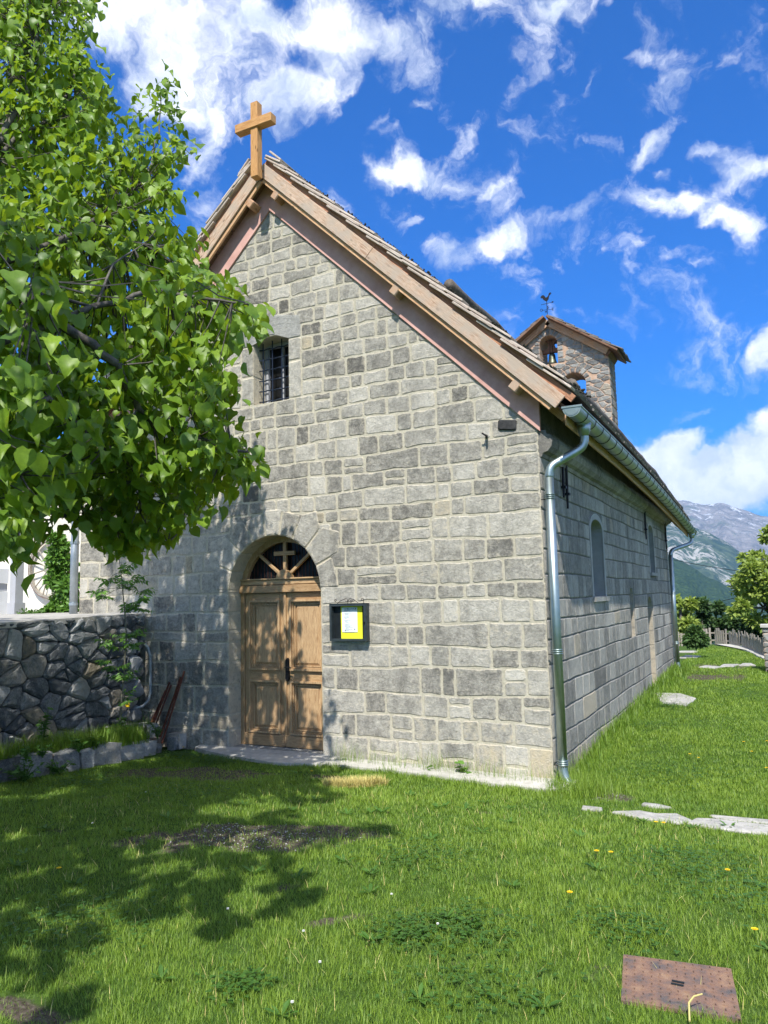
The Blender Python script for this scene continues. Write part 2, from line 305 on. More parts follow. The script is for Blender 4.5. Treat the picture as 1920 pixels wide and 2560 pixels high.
def leaf_mat(name, c1, c2, trans, tcol, rough=.42, vein=False):
    def fn(nt, b, o):
        t, w, e = tone(nt); c = ramp(nt, t, [(0, c1), (1, c2)])
        if vein: c = mixc(nt, rng(nt, noise_n(nt, geo(nt), 60, 3), .4, .6, 0, .25), c, tuple(x*.6 for x in c1))
        L(nt, c, b.inputs['Base Color']); b.inputs['Roughness'].default_value = rough; b.inputs['Specular IOR Level'].default_value = .45
        tr = N(nt, 'ShaderNodeBsdfTranslucent'); L(nt, mixc(nt, .6, c, tcol), tr.inputs[0]); mx = N(nt, 'ShaderNodeMixShader'); mx.inputs[0].default_value = trans
        L(nt, b.outputs[0], mx.inputs[1]); L(nt, tr.outputs[0], mx.inputs[2]); L(nt, mx.outputs[0], o.inputs[0])
    return mat(name, fn)
M['leaf'] = leaf_mat('linden_leaf', (.065, .155, .012), (.26, .41, .03), .40, (.42, .56, .02), rough=.46, vein=True)
M['grass'] = leaf_mat('grass_blade', (.08, .18, .014), (.29, .41, .045), .34, (.28, .44, .035), rough=.5)
M['straw'] = leaf_mat('dry_straw', (.50, .42, .14), (.80, .70, .28), .2, (.6, .5, .2), rough=.7)
M['weed'] = leaf_mat('weed_leaf', (.035, .10, .016), (.09, .20, .028), .28, (.16, .32, .03), rough=.5)
M['bright_weed'] = leaf_mat('bright_leaf', (.06, .16, .025), (.17, .33, .05), .3, (.2, .4, .04), rough=.5)
M['bush'] = leaf_mat('bush_leaf', (.03, .07, .018), (.075, .15, .035), .25, (.12, .22, .03), rough=.6)
M['yellow_leaf'] = leaf_mat('walnut_leaf', (.13, .21, .035), (.34, .42, .07), .35, (.3, .4, .05), rough=.5)
# ------------------------------------------------------------------ ground
def ss(a, b, x):
    t = min(max((x-a)/(b-a), 0), 1); return t*t*(3-2*t)
def gh(x, y):
    if y < 0: z = -.07+.08*min(-y, 3.5)+.03*ss(3.5, 6, -y)
    else: z = -.07+.021*min(y, 10)
    z -= .04*ss(-3, .5, x)*(1-ss(1, 3, abs(y)))
    if y > 22: z -= (min(y, 400)-22)*.30
    return z
def bumpy(x, y): return (noise.noise(Vector((x*1.1, y*1.1, 0)))*.018+noise.noise(Vector((x*4, y*4, 3)))*.006) if -9 < y < 22 and abs(x) < 12 else 0
def ground_z(x, y): return gh(x, y)+bumpy(x, y)*(0 if (-8 < x < .1 and -.05 < y < 12) else 1)-.022*ss(.42, .28, abs(x-1.755))*ss(.42, .28, abs(y+4.535))
SOIL = [((-1.3, -3.5), 1.0, .46, 35), ((-3.5, -1.45), .85, .55, 10), ((-4.1, -1.9), .4, .45, 30), ((-.75, -5.95), .22, .1, 0), ((.0, -4.6), .17, .05, 50), ((.5, -.2), .35, .4, 60), ((-2.2, -1.0), .35, .14, 0), ((.9, 11.6), 1.0, .5, 0), ((0., 14.2), .6, .8, 0), ((.9, 9.2), .9, .5, 20)]
def soil_mask(x, y):
    m = 0
    for (cx, cy), a, b, t in SOIL:
        t = math.radians(t); dx, dy = x-cx, y-cy; u = (dx*math.cos(t)+dy*math.sin(t))/a; v = (-dx*math.sin(t)+dy*math.cos(t))/b
        m = max(m, 1.25-math.sqrt(u*u+v*v))
    m += noise.noise(Vector((x*3.1, y*3.1, 5)))*.55+noise.noise(Vector((x*9, y*9, 7)))*.35
    return ss(.15, .75, m)
def axis_pts(lo, hi, fine_lo, fine_hi, step, grow=1.25):
    a = list(np.arange(fine_lo, fine_hi+1e-6, step)); s = step; x = fine_hi
    while x < hi: s *= grow; x += s; a.append(min(x, hi))
    s = step; x = fine_lo
    while x > lo: s *= grow; x -= s; a.insert(0, max(x, lo))
    return a
def make_ground():
    xs = axis_pts(-9000, 9000, -7, 3.2, .12); ys = axis_pts(-3000, 9000, -8, 3, .12)
    vs = []; cs = []
    for y in ys:
        for x in xs:
            z = ground_z(x, y); vs.append((x, y, z)); cs.append((soil_mask(x, y) if abs(x) < 9 and -9 < y < 20 else 0, 0, 0))
    nx = len(xs); fs = [(j*nx+i, j*nx+i+1, (j+1)*nx+i+1, (j+1)*nx+i) for j in range(len(ys)-1) for i in range(nx-1)]
    def fn(nt, b, o):
        p = geo(nt); s, _, _ = tone(nt)
        g = ramp(nt, noise_n(nt, p, 9, 6, .7), [(.3, (.03, .06, .012)), (.7, (.08, .14, .025))])
        d = ramp(nt, noise_n(nt, p, 38, 6, .75), [(.38, (.045, .036, .026)), (.6, (.13, .108, .085)), (.74, (.33, .30, .26))])
        c = mixc(nt, rng(nt, mth(nt, 'ADD', s, mth(nt, 'MULTIPLY', mth(nt, 'SUBTRACT', noise_n(nt, p, 12, 4), .5), .5)), .35, .6, 0, 1), g, d)
        L(nt, c, b.inputs['Base Color']); b.inputs['Roughness'].default_value = .95; b.inputs['Specular IOR Level'].default_value = .1; bump(nt, b, noise_n(nt, p, 45, 5, .7), .8, .02)
    m = MB(); m.add(vs, fs, cs); o = m.build('ground', mat('lawn_soil', fn), None, smooth=True, recalc=False)
    tag(o, kind='structure', label='grassy ground with worn earth patches around the chapel')
make_ground()
# ------------------------------------------------------------------ stones
def sub_outline(poly, seg, jit, ch):
    """poly (u,v) list -> slightly irregular outline with clipped corners"""
    n = len(poly); out = []
    for i in range(n):
        a = Vector(poly[i]); b = Vector(poly[(i+1) % n]); l = (b-a).length
        if l < 1e-4: continue
        d = (b-a)/l; c = min(ch*rnd.uniform(.5, 1.5), l*.25); k = max(1, int(l/seg)); nn = Vector((-d.y, d.x))
        s0 = a+d*c; s1 = b-d*c; out.append(s0)
        for q in range(1, k): out.append(s0.lerp(s1, q/k)+nn*rnd.uniform(-jit, jit))
        out.append(s1)
    return out
def add_stone(mb, poly, fn, out=.018, back=.03, inset=.022, seg=.2, jit=.006, ch=.012, tn=None, warm=None, rough=.0022, back_poly=True, bulge=0):
    pts = sub_outline(poly, seg, jit, ch)
    if len(pts) < 3: return
    c = Vector((sum(p.x for p in pts)/len(pts), sum(p.y for p in pts)/len(pts))); n = len(pts)
    tn = rnd.gauss(.5, .22) if tn is None else tn; warm = rnd.random()*.8 if warm is None else warm
    vs = [fn(p.x, p.y, -back) for p in pts]; vs += [fn(p.x, p.y, out-inset*.55) for p in pts]
    for p in pts:
        d = c-p; l = d.length; q = p+d*min(inset/max(l, .001), .6); vs.append(fn(q.x, q.y, out+bulge*.6+rnd.uniform(-rough, rough)))
    vs.append(fn(c.x, c.y, out+bulge+rnd.uniform(-rough, rough)*1.5))
    cols = [(tn, warm, 1)]*n+[(tn, warm, 1)]*n+[(tn, warm, .45)]*n+[(tn, warm, 0)]
    fs = []
    for i in range(n):
        j = (i+1) % n; fs += [(i, j, n+j, n+i), (n+i, n+j, 2*n+j, 2*n+i), (2*n+i, 2*n+j, 3*n)]
    mb.add(vs, fs, cols)
def clip(poly, n, d):
    """keep n.p <= d"""
    out = []
    for i in range(len(poly)):
        a = poly[i]; b = poly[(i+1) % len(poly)]; da = n[0]*a[0]+n[1]*a[1]-d; db = n[0]*b[0]+n[1]*b[1]-d
        if da <= 0: out.append(a)
        if da*db < 0: t = da/(da-db); out.append((a[0]+(b[0]-a[0])*t, a[1]+(b[1]-a[1])*t))
    return out
def area(p): return abs(sum(p[i][0]*p[(i+1) % len(p)][1]-p[(i+1) % len(p)][0]*p[i][1] for i in range(len(p))))/2
def place_stones(items, parent, name, mat_, limit, rest_name, fn, **kw):
    """items: (poly, options). the largest in view are objects, the rest one joined part"""
    def size(it):
        p = it[0]; cu = sum(q[0] for q in p)/len(p); cv = sum(q[1] for q in p)/len(p)
        x, y, z = project(fn(cu, cv, 0)); hid = 1
        if not (-60 < x < 1980 and -60 < y < 2620): hid = .01
        if x < 640 and y < 1380 and parent.name == 'gable_wall': hid = .2
        return area(p)/z/z*hid
    items.sort(key=size, reverse=True)
    rest = MB()
    for i, (p, k) in enumerate(items):
        kk = dict(kw); kk.update(k); f2 = kk.pop('fn', fn); mm = kk.pop('mat', mat_)
        if i < limit:
            mb = MB(); add_stone(mb, p, f2, **kk)
            if mb.v: mb.build(name, mm, parent)
        else: add_stone(rest, p, f2, **kk)
    if rest.v: o = rest.build(rest_name, mat_, parent); o['kind'] = 'stuff'
GW = 7.35; XC = -3.675
rake = lambda x: 7.42-.984*abs(x-XC)           # top of the stonework
FR = lambda u, v, w: (u, -w, v)
SDF = lambda u, v, w: (w, u, v)
church = thing('chapel', 'grey stone chapel with a steep wooden shingle roof and arched oak door', 'chapel', (XC, 0, 0))
DX0, DX1, DC, DR, DSP = -4.43, -2.93, -3.68, .75, 2.08     # door opening
WX0, WX1, WZ0, WZ1 = -3.99, -3.39, 4.65, 5.52
def wall_solid():
    mb = MB(); mb.prism([(-GW+.01, -.6), (-.01, -.6), (-.01, 4.05), (XC, 7.68), (-GW+.01, 4.05)], FR, 0, -.55, mi=0)
    o = mb.build('gable_wall', [M['mortar'], M['plaster']], church)
    c1 = MB(); c1.prism([(DX0+.0, -.02), (DX1, -.02)]+arc(DC, DSP, DR, 0, pi, 16), FR, .2, -.5, mi=0); a = c1.build('cut', M['mortar'])
    c2 = MB(); c2.prism([(WX0, WZ0), (WX1, WZ0), (WX1, WZ1)]+arc((WX0+WX1)/2, WZ1, .3, 0.01, pi-.01, 8, .07)[1:-1]+[(WX0, WZ1)], FR, .2, -.4); b = c2.build('cut', M['mortar'])
    bool_cut(o, [a, b]); return o
gable = wall_solid(); tag(gable, 'sunlit front gable wall of squared grey stones')
def wav(x, i): return .016*math.sin(x*1.7+i*2.3)+.010*math.sin(x*4.1+i*5.1)
RZ = [-.16, .28, .54, .82, 1.12, 1.37, 1.64, 1.91, 2.11, 2.36, 2.62, 2.91, 3.10, 3.31, 3.54, 3.77, 4.0, 4.26, 4.45, 4.65, 4.86, 5.07, 5.28, 5.50, 5.66, 5.85, 6.09, 6.29, 6.44, 6.63, 6.79, 6.97, 7.15, 7.5]
LZ = [-.12, .23, .42, .81, 1.13, 1.4, 1.55, 1.79, 2.06, 2.36]
def front_stones():
    items = []; g = .0055
    def course(x0, x1, i, za, zb, fill=(0, 0), mean=.32):
        x = x0
        while x < x1-.02:
            w = max(.13, rnd.lognormvariate(math.log(mean), .38)); w = min(w, .85)
            if x1-x-w < .16: w = x1-x
            xe = min(x+w, x1); sk = rnd.uniform(-.012, .012)
            P = [(x+g, za+wav(x, i)+g), (xe-g, za+wav(xe, i)+g), (xe-g+sk*.5, zb+wav(xe, i+1)-g), (x+g+sk*.5, zb+wav(x, i+1)-g)]
            parts = [P]
            if rnd.random() < .07 and zb-za > .2 and w > .25:
                t = rnd.uniform(.4, .65); mL = (P[0][0], P[0][1]*(1-t)+P[3][1]*t); mR = (P[1][0], P[1][1]*(1-t)+P[2][1]*t)
                parts = [[P[0], P[1], (mR[0], mR[1]-g), (mL[0], mL[1]-g)], [(mL[0], mL[1]+g), (mR[0], mR[1]+g), P[2], P[3]]]
            for p in parts:
                s = .984; k = math.sqrt(1+s*s)
                p = clip(p, (s/k, 1/k), (7.42+s*XC)/k-.006); p = clip(p, (-s/k, 1/k), (7.42-s*XC)/k-.006)
                if len(p) > 2 and area(p) > .004:
                    o = {}
                    cx = sum(q[0] for q in p)/len(p); cz = sum(q[1] for q in p)/len(p)
                    low = ss(.9, .0, cz) if False else max(0, min(1, (.75-cz)/.7))
                    o['warm'] = rnd.random()*.55+(.5*low*ss(-2.2, -.3, cx))+(.35 if rnd.random() < .05 else 0)
                    o['tn'] = rnd.gauss(.52, .13)-(.28 if rnd.random() < .03 else 0)+(.25*low*ss(-2.2, -.3, cx))
                    if abs(x-DX1) < .01 and zb < 2.4: o['back'] = .29
                    items.append((p, o))
            x = xe
    def sp(i, z, x0, x1, mean): course(x0, x1, i, RZ[i], RZ[i+1], mean=mean)
    for i in range(len(RZ)-1):
        za, zb = RZ[i], RZ[i+1]; zm = (za+zb)/2; mean = .37 if zm < 2.4 else .29 if zm < 5 else .25
        xl = -GW; xr = 0
        hw = (7.42-za)/.984; xl = max(xl, XC-hw-.02); xr = min(xr, XC+hw+.02)
        if zb < 2.4: course(DX1, xr, i, za, zb, mean=.36)
        elif zm < 3.15:
            dz = zm-DSP; h = math.sqrt(max(.98**2-dz*dz, 0)) if dz < .98 else 0
            if h > 0: course(xl, DC-h, i, za, zb, mean=.36); course(DC+h, xr, i, za, zb, mean=.34)
            else: course(xl, xr, i, za, zb, mean=.36)
        elif WZ0-.01 < zm < 5.75: course(xl, WX0-.2, i, za, zb, mean=mean); course(WX1+.2, xr, i, za, zb, mean=mean)
        else: course(xl, xr, i, za, zb, mean=mean)
    for i in range(len(LZ)-1):
        x = DX0-rnd.uniform(.3, .7); p = [(x, LZ[i]+g+wav(x, i)), (DX0+.004, LZ[i]+g), (DX0+.004, LZ[i+1]-g), (x, LZ[i+1]-g+wav(x, i+1))]
        items.append((p, {'back': .29, 'tn': rnd.gauss(.45, .15), 'warm': rnd.random()*.9, 'jit': .003}))
        course(-GW, x-.006, i, LZ[i], LZ[i+1], mean=.42)
    place_stones(items, gable, 'stone', M['stone'], 285, 'small_stones', FR, out=.007, inset=.02, seg=.13, jit=.0085, ch=.018)
    # voussoirs
    angs = [0.02, .42, .80, 1.13, 1.42, 1.72, 2.02, 2.36, 2.76, 3.12]
    outr = [1.02, 1.22, 1.18, 1.08, 1.10, 1.06, 1.14, 1.22, 1.06]
    for k in range(9):
        a0, a1 = angs[k]+.008, angs[k+1]-.008; r0 = DR-.006; r1 = outr[k]
        P = [(DC+r0*math.cos(a), DSP+r0*math.sin(a)) for a in (a1, (a0+a1)/2, a0)]
        if k in (1, 7, 2, 6):   # stepped shoulder
            am = (a0+a1)/2; P += [(DC+r1*.93*math.cos(a0), DSP+r1*.93*math.sin(a0)), (DC+r1*1.05*math.cos(am), DSP+r1*1.05*math.sin(am)), (DC+r1*.93*math.cos(a1), DSP+r1*.93*math.sin(a1))]
        else: P += [(DC+r1*math.cos(a0), DSP+r1*math.sin(a0)), (DC+r1*math.cos(a1), DSP+r1*math.sin(a1))]
        mb = MB(); add_stone(mb, P, FR, out=.014, back=.29, seg=.3, jit=.004, tn=rnd.gauss(.5, .1), warm=rnd.random()*.45); mb.build('voussoir', M['stone'], gable)
    # pale surround of the upper window
    for P in ([(WX0-.2, 5.5), (WX0-.003, 5.5), (WX0+.02, WZ1+.035), (-3.8, WZ1+.075), (-3.69, WZ1+.08), (-3.58, WZ1+.075), (WX1-.02, WZ1+.035), (WX1+.003, 5.5), (WX1+.2, 5.5), (WX1+.2, 5.80), (-3.69, 5.9), (WX0-.2, 5.83)],
              [(WX0-.2, 5.06), (WX0+.004, 5.06), (WX0+.004, 5.49), (WX0-.2, 5.49)], [(WX0-.2, 4.66), (WX0+.004, 4.66), (WX0+.004, 5.05), (WX0-.2, 5.05)],
              [(WX1-.004, 5.18), (WX1+.2, 5.18), (WX1+.2, 5.49), (WX1-.004, 5.49)], [(WX1-.004, 4.66), (WX1+.2, 4.66), (WX1+.2, 5.17), (WX1-.004, 5.17)]):
        mb = MB(); add_stone(mb, P, FR, out=.01, back=.24, seg=.3, jit=.004, tn=rnd.uniform(.5, .7), warm=.2); mb.build('window_surround', M['pale_stone'] if len(P) > 4 else M['stone'], gable)
    # a dark putlog stone and an iron stub near the right eave
    mb = MB(); add_stone(mb, [(-.47, 3.93), (-.25, 3.90), (-.24, 4.02), (-.46, 4.05)], FR, out=.03, tn=-.2, warm=0)
    mb.v = [(x, y, z-.07) for x, y, z in mb.v]; mb.build('stone', M['dark_gap'], gable)
front_stones()
# pink render band under the roof
def pink_band():
    z0 = lambda x: 7.415-.984*abs(x-XC); z1 = lambda x: 7.885-.975*abs(x-XC)
    xs = [0.03, -.4, -1, -1.7, -2.4, -3.0, -3.4, XC]; xs = xs+[2*XC-x for x in xs[-2::-1]]
    mb = MB(); lo = [(x, max(z0(x), 3.78)+rnd.uniform(-.006, .006)) for x in xs]; up = [(x, z1(x)-.02) for x in xs]; n = len(xs)
    vs = [FR(u, v, w) for w in (-.02, .032) for u, v in lo+up]; fs = []
    for b in (0, 2*n):
        for i in range(n-1): fs.append((b+i, b+i+1, b+n+i+1, b+n+i))
    for i in range(n-1): fs += [(i, i+1, 2*n+i+1, 2*n+i), (n+i, n+i+1, 3*n+i+1, 3*n+i)]
    fs += [(0, n, 3*n, 2*n), (n-1, 2*n-1, 4*n-1, 3*n-1)]
    mb.add(vs, fs); o = mb.build('render_band', M['pink'], gable); tag(o, 'pink rendered strip following the gable under the roof')
pink_band()
# ------------------------------------------------------------------ side wall
LEN = 11.0
def side_wall():
    mb = MB(); mb.box(-.56, -.004, .551, LEN, -.6, 4.12); mb.box(-.3, -.004, -.0+.012, .56, -.6, 4.05)
    mb = MB(); mb.prism([(.006, -.6), (LEN, -.6)]+[(LEN-(LEN-.006)*k/8, 4.305-.91*(.009*(LEN-(LEN-.006)*k/8)+.0025*(LEN-(LEN-.006)*k/8)**2)) for k in range(9)], SDF, -.004, -.5)
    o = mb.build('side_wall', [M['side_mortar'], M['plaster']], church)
    OPN = [(2.45, 3.25, 1.9, 2.85, .16, 1), (7.95, 8.62, 2.34, 3.2, .13, 1), (5.35, 5.78, 1.12, 1.86, .17, 0), (7.3, 8.0, .02, 1.55, .3, 0)]
    cut = []
    for a, b, c, d, rz, k in OPN:
        cc = MB(); cc.prism([(a, c), (b, c), (b, d)]+arc((a+b)/2, d, (b-a)/2, .01, pi-.01, 10, rz)[1:-1]+[(a, d)], SDF, .2, -.38); cut.append(cc.build('cut', M['plaster']))
    bool_cut(o, cut)
    items = []; g = .007
    ZS = [-.2, .12, .38, .65, .92, 1.18, 1.45, 1.66, 1.9, 2.18, 2.45, 2.68, 2.89, 3.12, 3.32, 3.52]
    for i in range(len(ZS)-1):
        za, zb = ZS[i], ZS[i+1]; zm = (za+zb)/2; iv = [(.0, LEN)]
        for a, b, c, d, rz, k in OPN:
            if c-.05 < zm < d+rz+.02:
                h = (b-a)/2+(.09 if k else .05); m = (a+b)/2
                if zm > d: h = h*math.sqrt(max(.05, 1-((zm-d)/(rz+.16))**2))
                iv = [q for (s, e) in iv for q in (((s, m-h), (m+h, e)) if s < m < e else ((s, e),))]
        for s, e in iv:
            y = s
            while y < e-.02:
                w = min(max(.13, rnd.lognormvariate(math.log(.42 if zm < 1.6 else .27), .32)), .8)
                if e-y-w < .14: w = e-y
                ye = min(y+w, e); wv = lambda t, k: wav(t*.7, k+40)*.5
                items.append(([(y+g, za+g+wv(y, i)), (ye-g, za+g+wv(ye, i)), (ye-g, zb-g+wv(ye, i+1)), (y+g, zb-g+wv(y, i+1))], {'tn': rnd.gauss(.5, .17), 'warm': rnd.random()*.6+(.5 if rnd.random() < .05 else 0)+.3*max(0, (.8-zm))}))
                y = ye
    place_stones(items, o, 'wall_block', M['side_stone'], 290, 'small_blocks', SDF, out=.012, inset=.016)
    # smooth rendered surrounds and blind backs of the two tall windows
    for a, b, c, d, rz, k in OPN:
        m = (a+b)/2; w = .085
        if k:
            inn = [(b, c), (b, d)]+arc(m, d, (b-a)/2, .01, pi-.01, 12, rz)[1:-1]+[(a, d), (a, c)]
            ot = [(b+w, c-.03), (b+w, d)]+arc(m, d, (b-a)/2+w, .01, pi-.01, 12, rz+w)[1:-1]+[(a-w, d), (a-w, c-.03)]
            mb = MB(); n = len(inn); vs = [SDF(u, v, q) for q in (-.01, .014) for u, v in inn+ot]; fs = []
            for i in range(n-1): fs += [(i, i+1, n+i+1, n+i), (2*n+i, 2*n+i+1, 3*n+i+1, 3*n+i), (i, i+1, 2*n+i+1, 2*n+i), (n+i, n+i+1, 3*n+i+1, 3*n+i)]
            fs += [(0, n, 3*n, 2*n), (n-1, 2*n-1, 4*n-1, 3*n-1)]
            mb.add(vs, fs); mb.build('window_surround', M['plaster'], o)
            mb = MB(); mb.box(-.37, .05, a-.08, b+.08, c-.07, c-.004); mb.build('window_sill', M['pale_stone'], o)
            mb = MB(); mb.box(-.372, -.33, a+.01, b-.01, c+.01, d+rz); mb.build('window_pane', M['glass'], o)
        else:
            n = 4 if c > 1 else 6
            for q in range(n):   # warm dressed stones lining the far jamb
                z0 = c+(d+rz*.6-c)*q/n; z1 = c+(d+rz*.6-c)*(q+1)/n
                mb = MB(); mb.box(-.36, -.01, b-.012, b+.05, z0+.005, z1-.005, col=(.62, .95, .2)); mb.build('jamb_stone', M['side_stone'], o)
            mb = MB(); mb.box(-.372, -.33, a+.005, b-.005, c+.01, d+rz-.02); mb.build('window_pane' if c > 1 else 'side_door', M['glass'] if c > 1 else M['oak'], o)
    # cornice: rounded stones set end to end
    y = 0.0
    prof = [(-.05, 3.50), (.03, 3.50), (.045, 3.54), (.10, 3.56), (.145, 3.61), (.16, 3.68), (.145, 3.735), (.09, 3.76), (.09, 3.80), (-.05, 3.80)]
    while y < LEN:
        w = rnd.uniform(.26, .46); ye = min(y+w, LEN); j = rnd.uniform(-.004, .004)
        mb = MB(); tn = rnd.gauss(.4, .12)
        mb.prism([(a+j, b+j) for a, b in prof], lambda u, v, q: (u, q, v), y+.004, ye-.004, col=(tn, rnd.random()*.4, .25)); mb.build('cornice_stone', M['side_stone'], o); y = ye
    for yy, z0, z1 in ((.88, 3.12, 3.50), (1.06, 3.0, 3.56), (7.42, 2.98, 3.6), (10.5, 2.92, 3.55)):
        mb = MB(); mb.tube([(.045, yy, z1), (.04, yy, (z0+z1)/2), (.045, yy-.03, z0)], [.016, .02, .014], 6); mb.box(.02, .075, yy-.03, yy+.03, z0+.3*(z1-z0), z0+.3*(z1-z0)+.03)
        mb.build('wall_anchor', M['iron'], o)
    tag(o, 'long shaded side wall of grey stones with narrow arched openings'); return o
side = side_wall()
# quoins: corner blocks turn onto the side through the side wall's first stones; other walls
mb = MB(); mb.box(-GW+.01, -GW+.5, .552, LEN, -.6, 4.1); mb.box(-GW+.5, -.51, LEN-.5, LEN, -.6, 4.1); mb.build('rear_wall', M['plaster'], church)
# ------------------------------------------------------------------ roof
RX = -3.675; SL = .975; ZT = 8.205      # top of shingles over the ridge
def roof():
    Y0, Y1 = -.21, 12.2
    ang = math.atan(SL); ca, sa = math.cos(ang), math.sin(ang)
    r = bpy.data.objects.new('roof', None)
    mb = MB()   # soffit decking slab
    for s in (1, -1):
        xe = RX+s*4.03; P = [(RX, 7.895), (xe, 7.895-SL*4.03), (xe, 7.935-SL*4.03), (RX, 7.935)]
        n1 = 10; vs = []; fs = []
        for j in range(n1+1):
            y = Y0+.05+(Y1-.1-Y0)*j/n1
            for (u, v) in P: vs.append((u, y, v-((.009*max(y, 0)+.0025*max(y, 0)**2)*(1 if s == 1 else .3) if abs(u-RX) > 1 else 0)))
        for j in range(n1): fs += [(4*j+q, 4*j+(q+1) % 4, 4*j+4+(q+1) % 4, 4*j+4+q) for q in range(4)]
        fs += [(0, 1, 2, 3), (4*n1+3, 4*n1+2, 4*n1+1, 4*n1)]; mb.add(vs, fs)
    r = mb.build('roof', M['soffit'], church); tag(r, 'steep shingle roof with wooden verge boards')
    def sag(s, d, y): return -(.009*max(y, 0)+.0025*max(y, 0)**2)*(d/Ls)**1.3*(1 if s == 1 else .3) if d > 0 else 0
    def pt(s, d, h, y): # d distance down the slope, h height normal to it measured from fascia top plane
        return Vector((RX+s*(d*ca+h*sa*1), y, (7.935-d*sa)+h*ca+sag(s, d, y)))
    Ls = 4.05/ca
    for s in (1, -1):
        nrm = Vector((s*sa, 0, ca))
        # soffit boards across, visible under the left verge
        for k in range(14):
            d0 = .15+k*.40; a = pt(s, d0+.19, -.055, Y0+.06); b = pt(s, d0+.19, -.055, .0)
            beam('soffit_board', a, b, .385, .02, M['soffit'], r, up=nrm)
        # lath, fascia and upper board
        beam('verge_lath', pt(s, .02, -.115, Y0+.02), pt(s, Ls-.12, -.115, Y0+.02), .035, .055, M['lath'], r, up=nrm)
        dj = 2.35
        beam('fascia_board', pt(s, .0, -.005, Y0-.012), pt(s, dj, -.005, Y0-.012), .028, .165, M['fascia'], r, up=nrm)
        beam('fascia_board', pt(s, dj+.004, -.005, Y0-.012), pt(s, Ls-.07, -.005, Y0-.012), .028, .165, M['fascia'], r, up=nrm)
        beam('verge_board', pt(s, .0, .115, Y0+.006), pt(s, dj, .105, Y0+.006), .025, .085, M['orange_board'], r, up=nrm)
        beam('verge_board', pt(s, dj+.004, .115, Y0+.006), pt(s, Ls+.02, .105, Y0+.006), .025, .085, M['orange_board'], r, up=nrm)
        # shingle courses: doubled verge shingles as parts, the rest of each course joined
        rest = MB(); moss = MB(); nrow = 14; pitch = (Ls-.09)/nrow
        for k in range(nrow):
            for lay in (0, 1):
                d1 = (k+1)*pitch+(-.13 if lay else .0)+.02; d0 = d1-.62
                if d0 < 0: d0 = 0.
                h1 = .188+lay*.036; h0 = .140+lay*.03
                A = pt(s, d1, h1, Y0-.065+rnd.uniform(-.015, .012)); B = pt(s, d0, h0, A.y)
                w = rnd.uniform(.16, .22)
                beam('shingle', B+Vector((0, w/2, 0)), A+Vector((0, w/2, 0)), w, .026, M['shingle'], r, up=nrm, col=(rnd.uniform(.4, .8), 0, 0))
                y = A.y+w+.006
                while y < Y1:
                    w2 = rnd.uniform(.14, .24); e = rnd.uniform(-.02, .02); ye = min(y+w2, Y1+.02)
                    q = [pt(s, d0, h0-.012, y), pt(s, d1+e, h1-.012, y), pt(s, d1+e, h1-.012, ye), pt(s, d0, h0-.012, ye), pt(s, d0, h0+.012, y), pt(s, d1+e, h1+.012, y), pt(s, d1+e, h1+.012, ye), pt(s, d0, h0+.012, ye)]
                    rest.add(q, [(0, 3, 2, 1), (4, 5, 6, 7), (0, 1, 5, 4), (1, 2, 6, 5), (2, 3, 7, 6), (3, 0, 4, 7)], (rnd.uniform(.2, .8), 0, 0)); y = ye+.005
            if s == 1:
                for q in range(26):
                    p = pt(s, (k+1)*pitch-.10+rnd.uniform(.0, .2)-.0, .238+rnd.uniform(-.01, .018), Y0+rnd.uniform(.08, .5)); rr = rnd.uniform(.008, .02)
                    moss.add([p+Vector((rr, 0, 0)), p+Vector((-rr, 0, 0)), p+Vector((0, rr, 0)), p+Vector((0, -rr, 0)), p+Vector((0, 0, rr*1.3)), p-Vector((0, 0, rr))], [(0, 2, 4), (2, 1, 4), (1, 3, 4), (3, 0, 4), (2, 0, 5), (1, 2, 5), (3, 1, 5), (0, 3, 5)])
        o = rest.build('shingle_rows', M['dark_shingle'], r); o['kind'] = 'stuff'
        if moss.v: o = moss.build('moss', M['moss'], r); o['kind'] = 'stuff'
        # purlins poking out of the gable
        for x in ([-3.45, -1.66, -.18] if s == 1 else [-3.90, -5.69, -7.17]):
            dx = abs(x-RX); z = 7.895-SL*dx-.175
            beam('purlin', (x, Y0-.0, z), (x, .3, z), .115, .15, M['larch'], r, up=nrm, bev=.012)
        # snow guard logs lying on the slope
        for xx, ya, yb, rr in ((3.93, .55, 11.8, .078), (2.15, 1.25, 11.6, .075)):
            x = RX+s*xx; z = ZT-.02-SL*xx+(.085 if xx > 3 else .26); n = 22; pts = [(x+rnd.uniform(-.015, .015), ya+(yb-ya)*i/n, z+rnd.uniform(-.02, .02)+sag(s, xx/ca, ya+(yb-ya)*i/n)) for i in range(n+1)]
            mb = MB(); mb.tube(pts, [rr*rnd.uniform(.9, 1.1) for _ in pts], 10); mb.build('snow_guard_log', M['log'], r, smooth=True)
        # rafter tails and eave board along the gutter
        xe = RX+s*4.03
        for k in range(29):
            y = .12+k*.42; beam('rafter_tail', pt(s, Ls-.62, -.10, y), pt(s, Ls-.03, -.10, y), .07, .10, M['lath'] if s == 1 else M['soffit'], r, up=nrm)
        for k in range(4):
            ya_ = Y0+.02+k*3.1; yb_ = min(ya_+3.096, Y1); beam('eave_board', (xe+s*.012, ya_, 3.86+sag(s, Ls, ya_)), (xe+s*.012, yb_, 3.86+sag(s, Ls, yb_)), .024, .17, M['lath'], r)
    # ridge boards
    for s in (1, -1):
        a = pt(s, .13, .25, Y0-.06); b = pt(s, .13, .25, Y1); beam('ridge_board', a, b, .26, .025, M['shingle'], r, up=Vector((s*sa, 0, ca)))
    return r
roof_o = roof()
